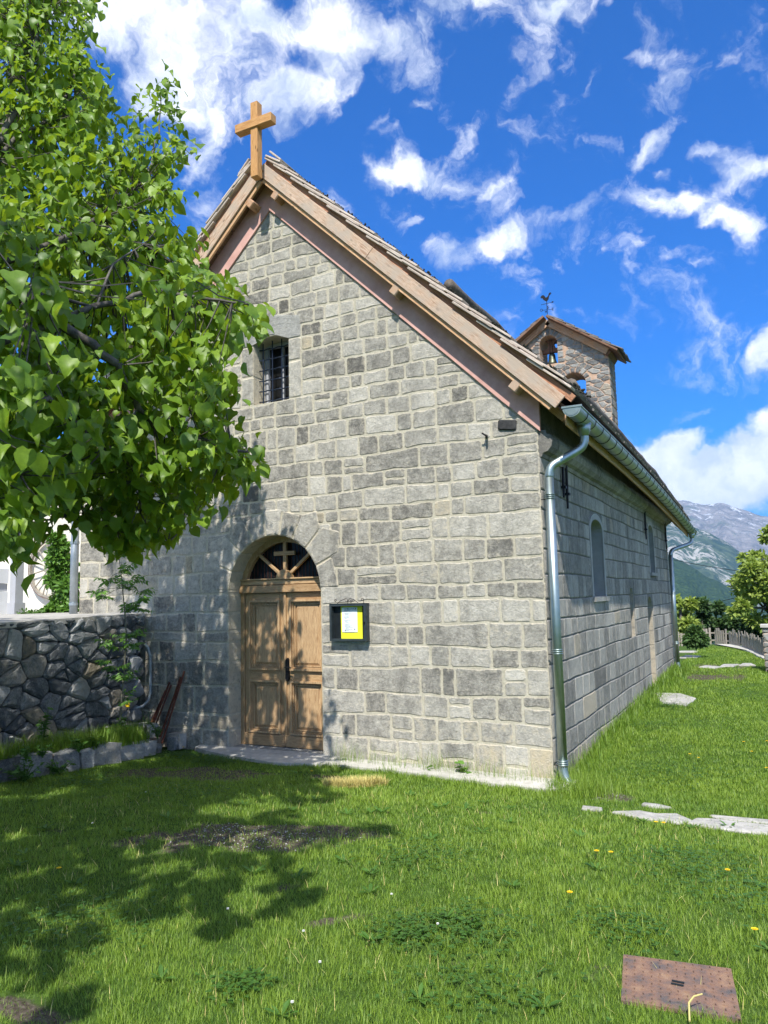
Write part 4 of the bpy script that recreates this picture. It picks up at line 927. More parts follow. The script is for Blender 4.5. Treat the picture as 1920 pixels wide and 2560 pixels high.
for p, l in [([(.12, 6.6), (.6, 6.6), (.86, 6.2), (.80, 5.35), (.42, 5.5)], 'large pale slab at the side door step'), ([(.50, 10.9), (.9, 10.8), (1.0, 11.3), (.65, 11.5)], 'flat stone in the grass farther along the side wall, left one of a row'), ([(.95, 11.3), (1.25, 11.5), (1.35, 12.0), (1.0, 11.9)], 'flat stone in the middle of the far row beyond the side door'), ([(1.35, 11.7), (1.7, 11.8), (1.6, 12.2), (1.4, 12.2)], 'flat stone at the right end of the far row beyond the side door'), ([(-.2, 13.6), (.25, 13.6), (.3, 14.2), (-.1, 14.4)], 'pale stone in worn grass near the far downpipe'), ([(-.5, 15.6), (.1, 15.5), (.1, 16), (-.4, 16)], 'pale flat stone farthest back in the grass behind the far downpipe')]:
    flat_blob('flat_stone', p, lambda x, y: ground_z(x, y)+.03, .12, M['slab'], l, 'stone', 'flat stones in the side lawn')
def manhole():
    c = [Vector((1.49, -4.35)), Vector((1.96, -4.29)), Vector((2.02, -4.72)), Vector((1.555, -4.78))]; z = max(gh(p.x, p.y)+bumpy(p.x, p.y) for p in c)-.006
    def rm(nt, b, o):
        p = geo(nt); f = noise_n(nt, p, 9, 5, .65)
        L(nt, ramp(nt, f, [(.35, (.10, .09, .09)), (.52, (.21, .125, .09)), (.68, (.30, .19, .12))]), b.inputs['Base Color']); b.inputs['Roughness'].default_value = .75; b.inputs['Metallic'].default_value = .15
        bump(nt, b, noise_n(nt, p, 120, 4), .5, .004)
    m = mat('rusty_plate', rm); t = thing('manhole_cover', 'rusty square chequer-plate cover set in the lawn at lower right', 'manhole cover', (1.75, -4.53, z))
    mb = MB(); mb.add([(p.x, p.y, z-.05) for p in c]+[(p.x, p.y, z) for p in c], [(0, 1, 2, 3), (7, 6, 5, 4)]+[(i, (i+1) % 4, (i+1) % 4+4, i+4) for i in range(4)]); mb.build('plate', m, t)
    mb = MB(); n = 13; q = MB()
    for i in range(n):
        for j in range(n):
            u, v = (i+.5)/n, (j+.5)/n
            if .42 < u < .58 and .42 < v < .58: continue
            a = c[0].lerp(c[1], u); b = c[3].lerp(c[2], u); p = a.lerp(b, v); e1 = (c[1]-c[0]).normalized(); e2 = (c[0]-c[3]).normalized()
            d = e1 if (i+j) % 2 else e2; s = Vector((-d.y, d.x)); pts = [p+d*.013, p+s*.0035, p-d*.013, p-s*.0035]
            mb.add([(w.x, w.y, z) for w in pts]+[(w.x+(p.x-w.x)*.3, w.y+(p.y-w.y)*.3, z+.006) for w in pts], [(4, 5, 6, 7)]+[(k, (k+1) % 4, (k+1) % 4+4, k+4) for k in range(4)])
    o = mb.build('raised_studs', m, t); o['kind'] = 'stuff'
    p = (c[0]+c[1]+c[2]+c[3])/4; mb = MB()
    for dy in (-.013, .013): mb.box(p.x-.026, p.x+.026, p.y+dy-.006, p.y+dy+.006, z+.001, z+.0045)
    mb.build('keyhole', M['black'], t)
    e = .012
    mb = MB()
    for i in range(4):
        a, b = c[i], c[(i+1) % 4]; d = (b-a).normalized(); s = Vector((d.y, -d.x)); q = [a+s*.004, b+s*.004, b+s*.014, a+s*.014]
        mb.add([(w.x, w.y, z-.05) for w in q]+[(w.x, w.y, z-.004) for w in q], [(4, 5, 6, 7)]+[(k, (k+1) % 4, (k+1) % 4+4, k+4) for k in range(4)])
    mb.build('frame_rim', M['iron'], t)
manhole()
# ------------------------------------------------------------------ dry stone retaining wall, terrace, planting bed
WA = Vector((-5.93, -.03)); WB = Vector((-5.02, -4.3)); WL = (WB-WA).length; WD = (WB-WA)/WL; WNn = Vector((-WD.y, WD.x))
if WNn.x < 0: WNn = -WNn
wtop = lambda u: 1.81-.012*u
DW = lambda u, v, w: (WA.x+WD.x*u+WNn.x*w, WA.y+WD.y*u+WNn.y*w, v)
def dry_wall():
    t = thing('dry_stone_wall', 'dark dry stone retaining wall left of the door', 'wall', (WA.x, WA.y, .2))
    mb = MB(); mb.prism([(-.0, -.1), (WL, -.1), (WL, wtop(WL)-.03), (0, wtop(0)-.03)], DW, -.075, -.5); o = mb.build('wall_core', M['dark_gap'], t)
    items = []
    cells = pack(0, WL, .0, 2.0, .31, .19, jit=.36, gap=.007, big=.16, extra=.22)
    for p in cells:
        s = .012; k = math.sqrt(1+s*s); p = clip(p, (s/k, 1/k), (1.81-.0)/k-.005)
        if len(p) > 2 and area(p) > .0012: items.append((p, {'tn': rnd.gauss(.38, .26), 'warm': rnd.random()**2*.95+.1, 'bulge': rnd.uniform(.006, .022)}))
    place_stones(items, t, 'stone', M['dry_stone'], 280, 'small_stones', DW, out=.0, back=.1, inset=.035, seg=.075, jit=.010, ch=.024, rough=.0035)
    # coping: pale flat top behind the front edge
    u = 0
    while u < WL:
        w = rnd.uniform(.35, .7); ue = min(u+w, WL); mb = MB()
        vs = [DW(u+.005, wtop(u)-.06, -.0), DW(ue-.005, wtop(ue)-.06, .0), DW(ue-.005, wtop(ue)-.06, -.5), DW(u+.005, wtop(u)-.06, -.5)]
        vs += [DW(u+.005, wtop(u)+.004, -.012), DW(ue-.005, wtop(ue)+.004, -.005), DW(ue-.005, wtop(ue)+.02, -.5), DW(u+.005, wtop(u)+.02, -.5)]
        mb.add(vs, [(0, 3, 2, 1), (4, 5, 6, 7), (0, 1, 5, 4), (1, 2, 6, 5), (2, 3, 7, 6), (3, 0, 4, 7)], (rnd.gauss(.6, .1), .5, 0)); mb.build('coping_stone', M['slab'], t); u = ue
    mb = MB(); vs = []
    for (x, y, z) in ((-6.3, .0, 1.815), (-7.35, -.0, 1.82), (-7.6, 2.4, 1.84), (-16, 2.4, 1.82), (-16, -6, 1.76), (-5.45, -4.6, 1.745)): vs.append((x, y, z))
    k = len(vs); mb.add([(x, y, z-.8) for x, y, z in vs]+vs, [tuple(range(k)), tuple(range(2*k-1, k-1, -1))]+[(i, (i+1) % k, (i+1) % k+k, i+k) for i in range(k)])
    tag(mb.build('terrace', M['slab']), 'pale raised terrace behind the dry stone wall', kind='structure')
dry_wall()
bedz = lambda x, y: ground_z(x, y)+.20
def bed():
    P = [(-5.85, -.25), (-5.35, -.35), (-5.22, -1.0), (-5.05, -1.7), (-4.95, -2.3), (-4.9, -3.0), (-4.8, -4.2), (-5.1, -4.4), (-5.45, -2.5), (-5.7, -1.3)]
    o = flat_blob('planting_bed', P, bedz, .4, M['bare_soil'], 'raised bed of dark soil between kerb stones and the dry wall', jit=.03); o['kind'] = 'structure'
    K = [(-5.03, -3.0, .36, .24), (-5.02, -2.62, .38, .27), (-4.99, -2.22, .30, .24), (-5.02, -1.90, .16, .22), (-5.08, -1.58, .36, .26), (-5.14, -1.16, .38, .24), (-5.24, -.74, .22, .2), (-5.36, -.48, .18, .15), (-4.96, -3.45, .42, .25)]
    labs = ['blue-grey kerb stone at the left edge of the photo, partly behind weeds', 'long blue-grey kerb stone with a slanting top, second from the left', 'short squarish kerb stone beside a dark gap', 'smallest upright kerb stone wedged between longer ones', 'tallest kerb stone, tan-streaked, in the middle of the bed edge', 'long pale blue kerb stone with creased face right of the tan one', 'low kerb stone near the right end of the bed', 'small tan end stone of the kerb beside the rusty rods', 'kerb stone just outside the left edge of the photo']
    for (x, y, l, h), lb in zip(K, labs): rock('kerb_stone', x, y, ground_z(x, y)-.05, l*1.12, .24, h*.88+.05, 'stone', lb, 'kerb stones of the planting bed', ang=math.radians(82)+rnd.uniform(-.08, .08))
    rock('rock', -5.55, -.38, .12, .30, .22, .20, 'rock', 'flat-topped tan rock lying at the back right of the bed', 'loose rocks by the bed')
    rock('rock', -5.75, -.5, .16, .26, .2, .15, 'rock', 'grey rock beside the tan one under the wall end', 'loose rocks by the bed')
    rock('rock', -5.2, -.22, -.04, .13, .11, .17, 'rock', 'small upright pinkish rock at the foot of the rods', 'loose rocks by the bed')
    mb = MB(); mb.box(-5.33, -5.13, -.18, -.04, -.04, .16, col=(.6, .3, 0)); tag(mb.build('stone_block', M['slab']), 'squared pale block against the chapel wall under the rods', 'stone')
def rock(name, x, y, z, l, w, h, cat, label, group, ang=0., m='dry_stone'):
    bm = bmesh.new(); bmesh.ops.create_cube(bm, size=1); bmesh.ops.subdivide_edges(bm, edges=bm.edges[:], cuts=2, use_grid_fill=True)
    so = Vector((rnd.uniform(0, 90), rnd.uniform(0, 90), 0)); tn = rnd.gauss(.55, .15)
    for v in bm.verts:
        c = v.co; f = .5/max(abs(c.x), abs(c.y), abs(c.z)); r = c.length; c2 = c.lerp(c.normalized()*.62, .25); n = noise.noise_vector(c*1.7+so)+noise.noise_vector(c*5+so)*.35
        v.co = c2+n*.13
        v.co = Vector((v.co.x*l, v.co.y*w, (v.co.z+.5)*h))
        v.co.rotate(Matrix.Rotation(ang, 3, 'Z')); v.co += Vector((x, y, z))
    me = bpy.data.meshes.new(name); bm.to_mesh(me); bm.free(); me.materials.append(M[m]); ca = me.color_attributes.new('tone', 'FLOAT_COLOR', 'POINT')
    ca.data.foreach_set('color', np.tile(np.array([tn, rnd.random()*.8, 0, 1], dtype=np.float32), len(me.vertices)))
    o = bpy.data.objects.new(name, me); COL.objects.link(o); return tag(o, label, cat, group)
bed()
# conduit, rusty rods, yellow tag
mb = MB(); pts = [DW(.02, 1.36, .01), DW(.06, 1.36, .05), (-5.83, -.07, 1.31), (-5.80, -.06, 1.2), (-5.79, -.06, .9), (-5.79, -.06, .68), (-5.81, -.07, .58), (-5.87, -.12, .50), (-5.93, -.3, .47)]
t = thing('conduit', 'grey plastic conduit looping down beside the end of the dry wall', 'conduit', (-5.8, -.06, .5)); mb.tube(pts, .02, 8); mb.build('tube', M['conduit'], t, smooth=True)
for z in (.78, 1.0, 1.2): MB().tube([(-5.79, -.062, z), (-5.79, -.062, z+.015)], .027, 8).build('clip', M['conduit'], t)
for i, (x0, x1, z1, r, lb) in enumerate([(-5.68, -5.52, .72, .022, 'rusty iron bar leaning on the wall, leftmost and shortest of the group'), (-5.62, -5.45, .84, .02, 'rusty iron bar second from the left in the leaning group'), (-5.57, -5.42, .80, .015, 'thin dark bar in the middle of the leaning group'), (-5.40, -5.24, .92, .022, 'rusty flat bar, left one of the taller right pair'), (-5.33, -5.18, 1.0, .018, 'rusty bar, tallest and rightmost of the leaning group')]):
    mb = MB(); a = Vector((x0, -.30, .05)); b = Vector((x1, -.035, z1)); o = beam('rusty_bar', a, b, r*1.9, r*1.0, M['rust'], None, bev=.002); tag(o, lb, 'iron bar', 'rusty bars leaning on the chapel wall')
mb = MB(); mb.tube([(-5.72, -.55, .3), (-5.70, -.55, .60)], .006, 5); mb.tube([(-5.85, -.7, .5), (-5.72, -.56, .6)], .006, 5)
t = thing('marker_peg', 'thin peg with a small yellow tag in the bed', 'marker', (-5.7, -.55, .3)); mb.build('peg', M['grey_bark'], t); MB().box(-5.75, -5.69, -.56, -.545, .555, .625).build('yellow_tag', M['yellow'], t)
# ------------------------------------------------------------------ yard behind the terrace
def yard():
    y = 2.5
    t = thing('house', 'sunlit cream rendered house wall behind the terrace', 'house', (-12, y, 1.8))
    bm = MB(); bm.box(-17, -7.75, y, y+.4, 1.2, 4.6); bm.build('wall', M['white_wall'], t)
    bm = MB(); bm.prism([(-17.2, 4.6), (-7.6, 4.6), (-7.6, 4.72), (-17.2, 4.72)], lambda u, v, w: (u, w, v), y-.35, y+3); bm.build('roof', M['rust'], t)
    # wagon wheel hung on the wall
    c = Vector((-11.05, y-.08, 2.72)); R = .62; w = thing('cart_wheel', 'old wooden cart wheel leaning on the cream house wall', 'wheel', tuple(c))
    def ring(r0, r1, d0, d1, name, m):
        mb = MB(); n = 40; vs = []
        for k in range(n):
            a = 2*pi*k/n
            for r, d in ((r0, d0), (r1, d0), (r1, d1), (r0, d1)): vs.append((c.x+r*math.cos(a), c.y+d, c.z+r*math.sin(a)))
        fs = [(4*k+q, 4*k+(q+1) % 4, 4*((k+1) % n)+(q+1) % 4, 4*((k+1) % n)+q) for k in range(n) for q in range(4)]
        mb.add(vs, fs); mb.build(name, m, w)
    ring(R-.055, R-.008, -.03, .03, 'rim', M['picket']); ring(R-.0075, R, -.035, .035, 'tyre', M['rust'])
    MB().tube([(c.x, c.y-.08, c.z), (c.x, c.y+.05, c.z)], .08, 12).build('hub', M['picket'], w)
    for k in range(12):
        a = 2*pi*k/12+.2; MB().tube([(c.x+.07*math.cos(a), c.y, c.z+.07*math.sin(a)), (c.x+(R-.06)*math.cos(a), c.y, c.z+(R-.06)*math.sin(a))], .014, 6).build('spoke', M['picket'], w)
    # grey post and utility boxes at the photo's left edge
    p = thing('grey_post', 'square grey metal post at the left edge behind the terrace', 'post', (-9.75, .7, 1.75)); MB().box(-9.83, -9.68, .62, .78, 1.75, 4.2).build('shaft', M['grey_paint'], p); MB().box(-9.86, -9.65, .59, .81, 1.75, 2.02).build('base_plate', M['grey_paint'], p)
    b = thing('utility_box', 'white utility cabinet behind the terrace at the left edge', 'utility box', (-10.0, .45, 1.7))
    MB().box(-10.35, -9.85, .3, .6, 1.7, 2.22).build('lower_cabinet', M['white_paint'], b); MB().box(-10.33, -9.87, .31, .6, 2.225, 2.36).build('grey_band', M['grey_paint'], b); MB().box(-10.36, -9.84, .28, .6, 2.365, 2.62).build('upper_cabinet', M['white_paint'], b)
    MB().box(-10.05, -9.98, .27, .279, 2.44, 2.49).build('label_plate', M['ink'], b)
yard()
# ------------------------------------------------------------------ foliage tools (numpy)
nr = np.random.RandomState(3)
class LeafCloud:
    """many small leaves collected into one mesh; template (k,3) with faces"""
    def __init__(s, tv, tf): s.tv = np.array(tv, float); s.tf = tf; s.T = []
    def add(s, pos, right, fwd, nrm, size, t): s.T.append((pos, right, fwd, nrm, size, t))
    def build(s, name, m, parent=None, smooth=False):
        n = len(s.T)
        if not n: return None
        P = np.array([t[0] for t in s.T]); X = np.array([t[1] for t in s.T]); Y = np.array([t[2] for t in s.T]); Z = np.array([t[3] for t in s.T]); sz = np.array([t[4] for t in s.T])[:, None, None]; tn = np.array([t[5] for t in s.T])
        v = P[:, None, :]+sz*(s.tv[None, :, 0:1]*X[:, None, :]+s.tv[None, :, 1:2]*Y[:, None, :]+s.tv[None, :, 2:3]*Z[:, None, :])
        k = len(s.tv); V = v.reshape(-1, 3)
        fl = [len(f) for f in s.tf]; F = np.concatenate([np.array(f) for f in s.tf]); loops = (np.arange(n)[:, None]*k+F[None, :]).ravel(); tot = np.tile(fl, n); st = np.concatenate([[0], np.cumsum(tot)[:-1]])
        me = bpy.data.meshes.new(name); me.vertices.add(len(V)); me.vertices.foreach_set('co', V.astype(np.float32).ravel()); me.loops.add(len(loops)); me.loops.foreach_set('vertex_index', loops.astype(np.int32)); me.polygons.add(len(tot)); me.polygons.foreach_set('loop_start', st.astype(np.int32)); me.polygons.foreach_set('loop_total', np.array(tot, dtype=np.int32))
        me.update(calc_edges=True); me.validate()
        if smooth: me.polygons.foreach_set('use_smooth', [True]*len(me.polygons))
        ca = me.color_attributes.new('tone', 'FLOAT_COLOR', 'POINT'); c = np.zeros((len(V), 4), np.float32); c[:, 0] = np.repeat(tn, k); c[:, 3] = 1; ca.data.foreach_set('color', c.ravel())
        me.materials.append(m); o = bpy.data.objects.new(name, me); COL.objects.link(o); par(o, parent); return o
def frame(d, up=Vector((0, 0, 1)), roll=0):
    Y = Vector(d).normalized(); X = Y.cross(up)
    if X.length < 1e-3: X = Vector((1, 0, 0))
    X.normalize(); Z = X.cross(Y); q = Matrix.Rotation(roll, 3, Y); return q @ X, Y, q @ Z
# heart-shaped linden leaf, tip along +y, folded along the midrib
LV = [(0, .0, 0), (.24, -.10, .02), (.46, .12, .05), (.50, .42, .07), (.34, .72, .04), (0, 1.06, -.16), (-.34, .72, .04), (-.50, .42, .07), (-.46, .12, .05), (-.24, -.10, .02), (0, .36, -.045), (0, .72, -.06)]
LF = [(0, 1, 2, 10), (10, 2, 3), (10, 3, 4, 11), (11, 4, 5), (0, 10, 8, 9), (10, 7, 8), (10, 11, 6, 7), (11, 5, 6)]
LV2 = [(x*(.92 if x > 0 else 1.05), y, z*2.2+.10*math.sin(3*y+x*2)) for x, y, z in LV]
LV3 = [(x*.8, y, z*3.2-.12*y*y) for x, y, z in LV]
SMALL = ([(0, 0, 0), (.28, .45, .05), (0, 1, -.08), (-.28, .45, .05)], [(0, 1, 2), (0, 2, 3)])
DS = 1.2
def linden():
    t = thing('linden_tree', 'leafy linden tree filling the left of the view', 'tree', (-3.9, -7.2, .2))
    trunk = [Vector(p) for p in ((-3.9, -7.2, .1), (-3.85, -7.15, 1.2), (-3.8, -7.0, 2.2), (-3.7, -6.8, 3.4), (-3.65, -6.5, 4.8), (-3.7, -6.2, 6.2), (-3.7, -5.9, 7.8), (-3.8, -5.8, 9.2))]
    mb = MB(); mb.tube(trunk, [.2, .165, .15, .13, .10, .075, .045, .02], 12); mb.build('trunk', M['bark'], t, smooth=True)
    lim = [([(-100, 620, 4.6), (60, 740, 4.3), (200, 840, 4.4), (290, 910, 4.5), (330, 990, 4.6), (385, 1060, 4.7), (470, 1090, 4.8), (560, 1120, 5.0), (620, 1130, 5.1)], .035),
           ([(-100, 900, 4.0), (100, 820, 4.3), (240, 770, 4.6), (330, 740, 4.7), (430, 730, 4.9), (520, 745, 4.8), (620, 760, 4.7)], .026),
           ([(-150, 420, 5.5), (0, 350, 5.8), (60, 250, 6.2), (85, 130, 6.8), (110, 0, 7.4), (115, -120, 8)], .03),
           ([(-150, 560, 5.2), (60, 330, 6.), (140, 290, 6.3), (185, 200, 6.8), (195, 120, 7.2)], .022),
           ([(-100, 700, 4.6), (160, 600, 5.2), (250, 540, 5.8), (330, 480, 6.4), (375, 420, 6.9), (395, 330, 7.4), (402, 240, 7.9)], .024),
           ([(-50, 1050, 3.6), (120, 1000, 4.0), (220, 1080, 4.4), (330, 1170, 4.8), (350, 1280, 5.0)], .022),
           ([(-80, 820, 3.4), (20, 760, 3.4), (90, 700, 3.3)], .016), ([(-80, 1150, 3.6), (50, 1190, 3.8), (45, 1330, 3.9)], .016), ([(160, 1290, 5), (300, 1330, 5), (420, 1360, 5.1)], .012),
           ([(240, 770, 4.6), (290, 660, 5.), (360, 610, 5.4)], .014)]
    nodes = list(trunk[2:])
    for L_, r in lim:
        pts = [at(p[0], p[1], p[2]*DS) for p in L_]; d = min(trunk[2:], key=lambda q: (q-pts[0]).length); full = [d, d.lerp(pts[0], .5)+Vector((0, 0, -.1))]+pts
        fine = []
        for i in range(len(full)-1):
            for k in range(3): fine.append(full[i].lerp(full[i+1], k/3)+Vector((rnd.uniform(-.02, .02), rnd.uniform(-.02, .02), rnd.uniform(-.02, .02))))
        fine.append(full[-1]); n = len(fine); mb = MB(); mb.tube(fine, [r*1.5*(1-.8*i/(n-1)) for i in range(n)], 7); mb.build('branch', M['bark'], t, smooth=True); nodes += fine[3:]
    poly = [(-120, -200), (250, -200), (275, 0), (262, 60), (240, 80), (262, 120), (290, 150), (298, 210), (318, 250), (338, 300), (345, 350), (385, 400), (470, 350), (492, 370), (478, 430), (470, 520), (450, 560), (462, 585), (505, 560), (528, 585), (515, 640), (560, 690), (610, 700), (650, 740), (668, 800), (650, 850), (600, 850), (560, 870), (560, 905), (590, 960), (575, 1010), (600, 1070), (650, 1110), (660, 1160), (600, 1205), (585, 1250), (530, 1310), (470, 1330), (410, 1330), (465, 1390), (440, 1415), (370, 1370), (320, 1410), (250, 1380), (205, 1330), (150, 1300), (110, 1310), (80, 1350), (55, 1430), (15, 1400), (-10, 1330), (-120, 1320)]
    def inside(x, y, P=poly):
        c = False; n = len(P)
        for i in range(n):
            a, b = P[i], P[(i+1) % n]
            if (a[1] > y) != (b[1] > y) and x < (b[0]-a[0])*(y-a[1])/(b[1]-a[1])+a[0]: c = not c
        return c
    def base(x, y):
        if y < 600: d = 7.2-(y/600)*1.6
        else: d = 5.6-(min(y, 900)-600)/300*.9
        d += -.9*(1-min(max(x, 0), 260)/260)*(1 if y > 500 else .5)
        if y > 1150: d += .3
        return d
    cl = []
    def pick(lo, hi, tries, mind, off, marg=0):
        for _ in range(tries):
            x = rnd.uniform(-90, 680); y = rnd.uniform(-120, 1420)
            if not inside(x, y) or not inside(x+marg*.7+(34 if y < 660 else 16), y) or not inside(x, y+marg+(26 if y > 1150 else 0)): continue
            if math.hypot((x-268)/36, (y-825)/46) < 1 : continue
            if math.hypot((x-372)/40, (y-345)/95) < 1 or math.hypot((x-200)/18, (y-265)/16) < 1 or math.hypot((x-95)/13, (y-90)/22) < 1 or math.hypot((x-330)/20, (y-560)/14) < 1: continue
            d = (base(x, y)+off+rnd.uniform(lo, hi))*DS
            p = at(x, y, d)
            if p.z < 1.75: continue
            if all((p-q[0]).length > mind for q in cl[-240:]): cl.append((p, d, 1))
    pick(-.25, .25, 2800, .21, 0, 10); pick(0, .5, 2000, .23, .4, 16); pick(0, .7, 1600, .26, .9, 26)
    # foreground clusters with the largest leaves
    for x, y, d in ((60, 720, 3.2), (120, 700, 3.3), (150, 760, 3.4), (40, 780, 3.3), (170, 880, 3.3), (30, 900, 3.0), (60, 950, 3.0), (20, 1000, 3.1), (180, 1040, 3.6), (250, 1080, 3.9), (240, 1090, 3.8), (130, 1120, 3.7), (40, 1120, 3.5), (60, 1230, 3.6), (20, 1310, 3.6), (48, 1375, 3.7), (360, 750, 4.1), (400, 700, 4.2), (470, 690, 4.2), (90, 1240, 3.8), (210, 1180, 4)): cl.append((at(x, y, d*1.12), d, .95))
    for x, y, d in ((395, 225, 7.8), (425, 215, 7.8), (405, 205, 7.8), (380, 240, 7.8), (430, 275, 7.8), (445, 290, 7.8), (430, 262, 7.8), (350, 260, 7.8), (365, 300, 7.7), (420, 320, 7.7), (350, 310, 7.6), (400, 340, 7.5), (355, 360, 7.4), (430, 345, 7.4), (350, 400, 7.4), (465, 375, 7.4)): cl.append((at(x, y, d), d, .8))
    vis = len(cl)
    # the rest of the crown: beyond the picture's edge, left of and above the viewer
    k = 0
    while k < 560:
        p = Vector((rnd.gauss(-2.4, 1.7), rnd.gauss(-8.0, 1.4), rnd.uniform(2.6, 8.2)))
        x, y, z = project(p)
        if z > .1 and -140 < x < 2100 and -220 < y < 2700: continue
        if p.z+p.y*1.36 > -.3 and p.x+p.y*.364 > -3.6: continue
        if (p-CAM).length < 2.0 or p.x > -.7+.32*p.z or p.x < -6.5 or (p.x > -1.2 and p.y > -7.3): continue
        cl.append((p, 3, 1)); k += 1
    temps = [LeafCloud(LV, LF), LeafCloud(LV2, LF), LeafCloud(LV3, LF)]; singles = []; tw = MB()
    def off_crown(v):
        x, y, z = project(v); return z > .1 and -10 < x < 1930 and -10 < y < 2570 and not inside(x, y)
    for ci, (p, d, ls) in enumerate(cl):
        q = min(nodes, key=lambda n_: (n_-p).length); dr = (p-q); l = dr.length
        if l > .05:
            st = q if l < .9 else p-dr*(.9/l)
            mid = st.lerp(p, .5)+Vector((0, 0, -.04*l))
            if not (off_crown(st) or off_crown(mid) or off_crown(st.lerp(p, .25))): tw.tube([st, mid, p], [.007, .005, .0025], 4, caps=False)
        nl = rnd.randint(9, 13); bt = rnd.gauss(.5, .14); hd = Vector((dr.x, dr.y, dr.z*.3)).normalized() if l > .05 else Vector((1, 0, 0))
        for j in range(nl):
            s = j/(nl-1); pos = p-hd*(.26*(s-.35))+Vector((rnd.gauss(0, .07), rnd.gauss(0, .07), rnd.gauss(0, .06)-.02))
            # leaves hang out and down, their faces turned to the open side
            out = Vector((rnd.gauss(0, 1), rnd.gauss(0, 1), 0)); out = (out.normalized()*.8+hd*.5+Vector((.12, -.22, -rnd.uniform(.45, 1.5))))
            X, Y, Z = frame(out, up=Vector((rnd.gauss(0, .35)+.1, rnd.gauss(0, .35)-.35, 1)).normalized(), roll=rnd.gauss(0, .35))
            sz = rnd.choice((rnd.uniform(.05, .09), rnd.uniform(.075, .115), rnd.uniform(.09, .132)))*ls
            if ci >= vis: sz *= 1.5
            tn = min(max(bt+rnd.gauss(0, .24), 0), 1); var = rnd.randrange(3); rec = (tuple(pos), tuple(X), tuple(Y), tuple(Z), sz, tn)
            px, py, pz = project(pos); key = sz/pz if (pz > .1 and -20 < px < 1930 and -20 < py < 2560) else 0
            singles.append((key, var, rec))
    singles.sort(key=lambda a: -a[0])
    me_t = []
    for vi, V in enumerate((LV, LV2, LV3)):
        for b in range(4):
            m = MB(); m.add(V, LF, (b/3, 0, 0)); o = m.build('leaf', M['leaf'], None, smooth=True, recalc=False, link=False); me_t.append(o.data); bpy.data.objects.remove(o)
    for key, var, rec in singles[:280]:
        P, X, Y, Z, sz, tn = rec; o = bpy.data.objects.new('leaf', me_t[var*4+min(3, int(tn*4))]); COL.objects.link(o)
        o.matrix_basis = Matrix(((X[0]*sz, Y[0]*sz, Z[0]*sz, P[0]), (X[1]*sz, Y[1]*sz, Z[1]*sz, P[1]), (X[2]*sz, Y[2]*sz, Z[2]*sz, P[2]), (0, 0, 0, 1))); par(o, t)
    for key, var, rec in singles[280:]: temps[var].add(*rec)
    for T in temps:
        o = T.build('foliage', M['leaf'], t, smooth=True)
        if o: o['kind'] = 'stuff'
    o = tw.build('twigs', M['bark'], t); o['kind'] = 'stuff'
    print('linden leaves', len(singles), 'clusters', len(cl), vis)
linden()
# ------------------------------------------------------------------ shrubs, bushes and far trees
def bush_cloud(T, c, rad, n, size, tn=.5, flat=0, shell=.55):
    c = Vector(c)
    for _ in range(n):
        d = Vector((rnd.gauss(0, 1), rnd.gauss(0, 1), rnd.gauss(0, 1))).normalized(); r = rnd.uniform(shell, 1)
        r *= 1+.28*noise.noise(d*1.9+c)+.16*noise.noise(d*5+c)
        p = c+Vector((d.x*rad[0]*r, d.y*rad[1]*r, d.z*rad[2]*r)); o = d+Vector((rnd.gauss(0, .7), rnd.gauss(0, .7), rnd.gauss(0, .5)-.25))
        X, Y, Z = frame(o, up=Vector((rnd.gauss(0, .4), rnd.gauss(0, .4)-.3, 1)).normalized(), roll=rnd.gauss(0, .6)); T.add(tuple(p), tuple(X), tuple(Y), tuple(Z), size*rnd.uniform(.6, 1.3), min(max(rnd.gauss(tn, .2), 0), 1))
def tree(name, cat, label, base, H, blobs, m, size, n, trunk_r, group=None, tn=.5):
    b = Vector(base); t = thing(name, label, cat, base, group); mb = MB(); top = Vector(blobs[0][0])
    mb.tube([b, b.lerp(top, .4)+Vector((.1, 0, 0)), top], [trunk_r, trunk_r*.75, trunk_r*.3], 8)
    for c, r in blobs[1:]: c = Vector(c); s = b.lerp(top, rnd.uniform(.35, .7)); mb.tube([s, s.lerp(c, .5)+Vector((0, 0, .1)), c], [trunk_r*.45, trunk_r*.3, trunk_r*.1], 6)
    mb.build('trunk', M['bark'], t, smooth=True); T = LeafCloud(*SMALL); tot = sum(r[0]*r[2] for c, r in blobs)
    for c, r in blobs:
        k = max(3, int(r[0]*r[2]*4))
        nn = int(n*r[0]*r[2]/tot)
        for _ in range(k):
            d = Vector((rnd.gauss(0, 1), rnd.gauss(0, 1), rnd.gauss(0, 1))).normalized()*rnd.uniform(.3, .95); cc = Vector(c)+Vector((d.x*r[0], d.y*r[1], d.z*r[2])); s = rnd.uniform(.28, .5)
            bush_cloud(T, cc, (r[0]*s*1.35, r[1]*s*1.35, r[2]*s*1.15), int(nn*1.35)//k, size, tn+rnd.gauss(0, .12), shell=.2)
    o = T.build('crown', m, t); return t
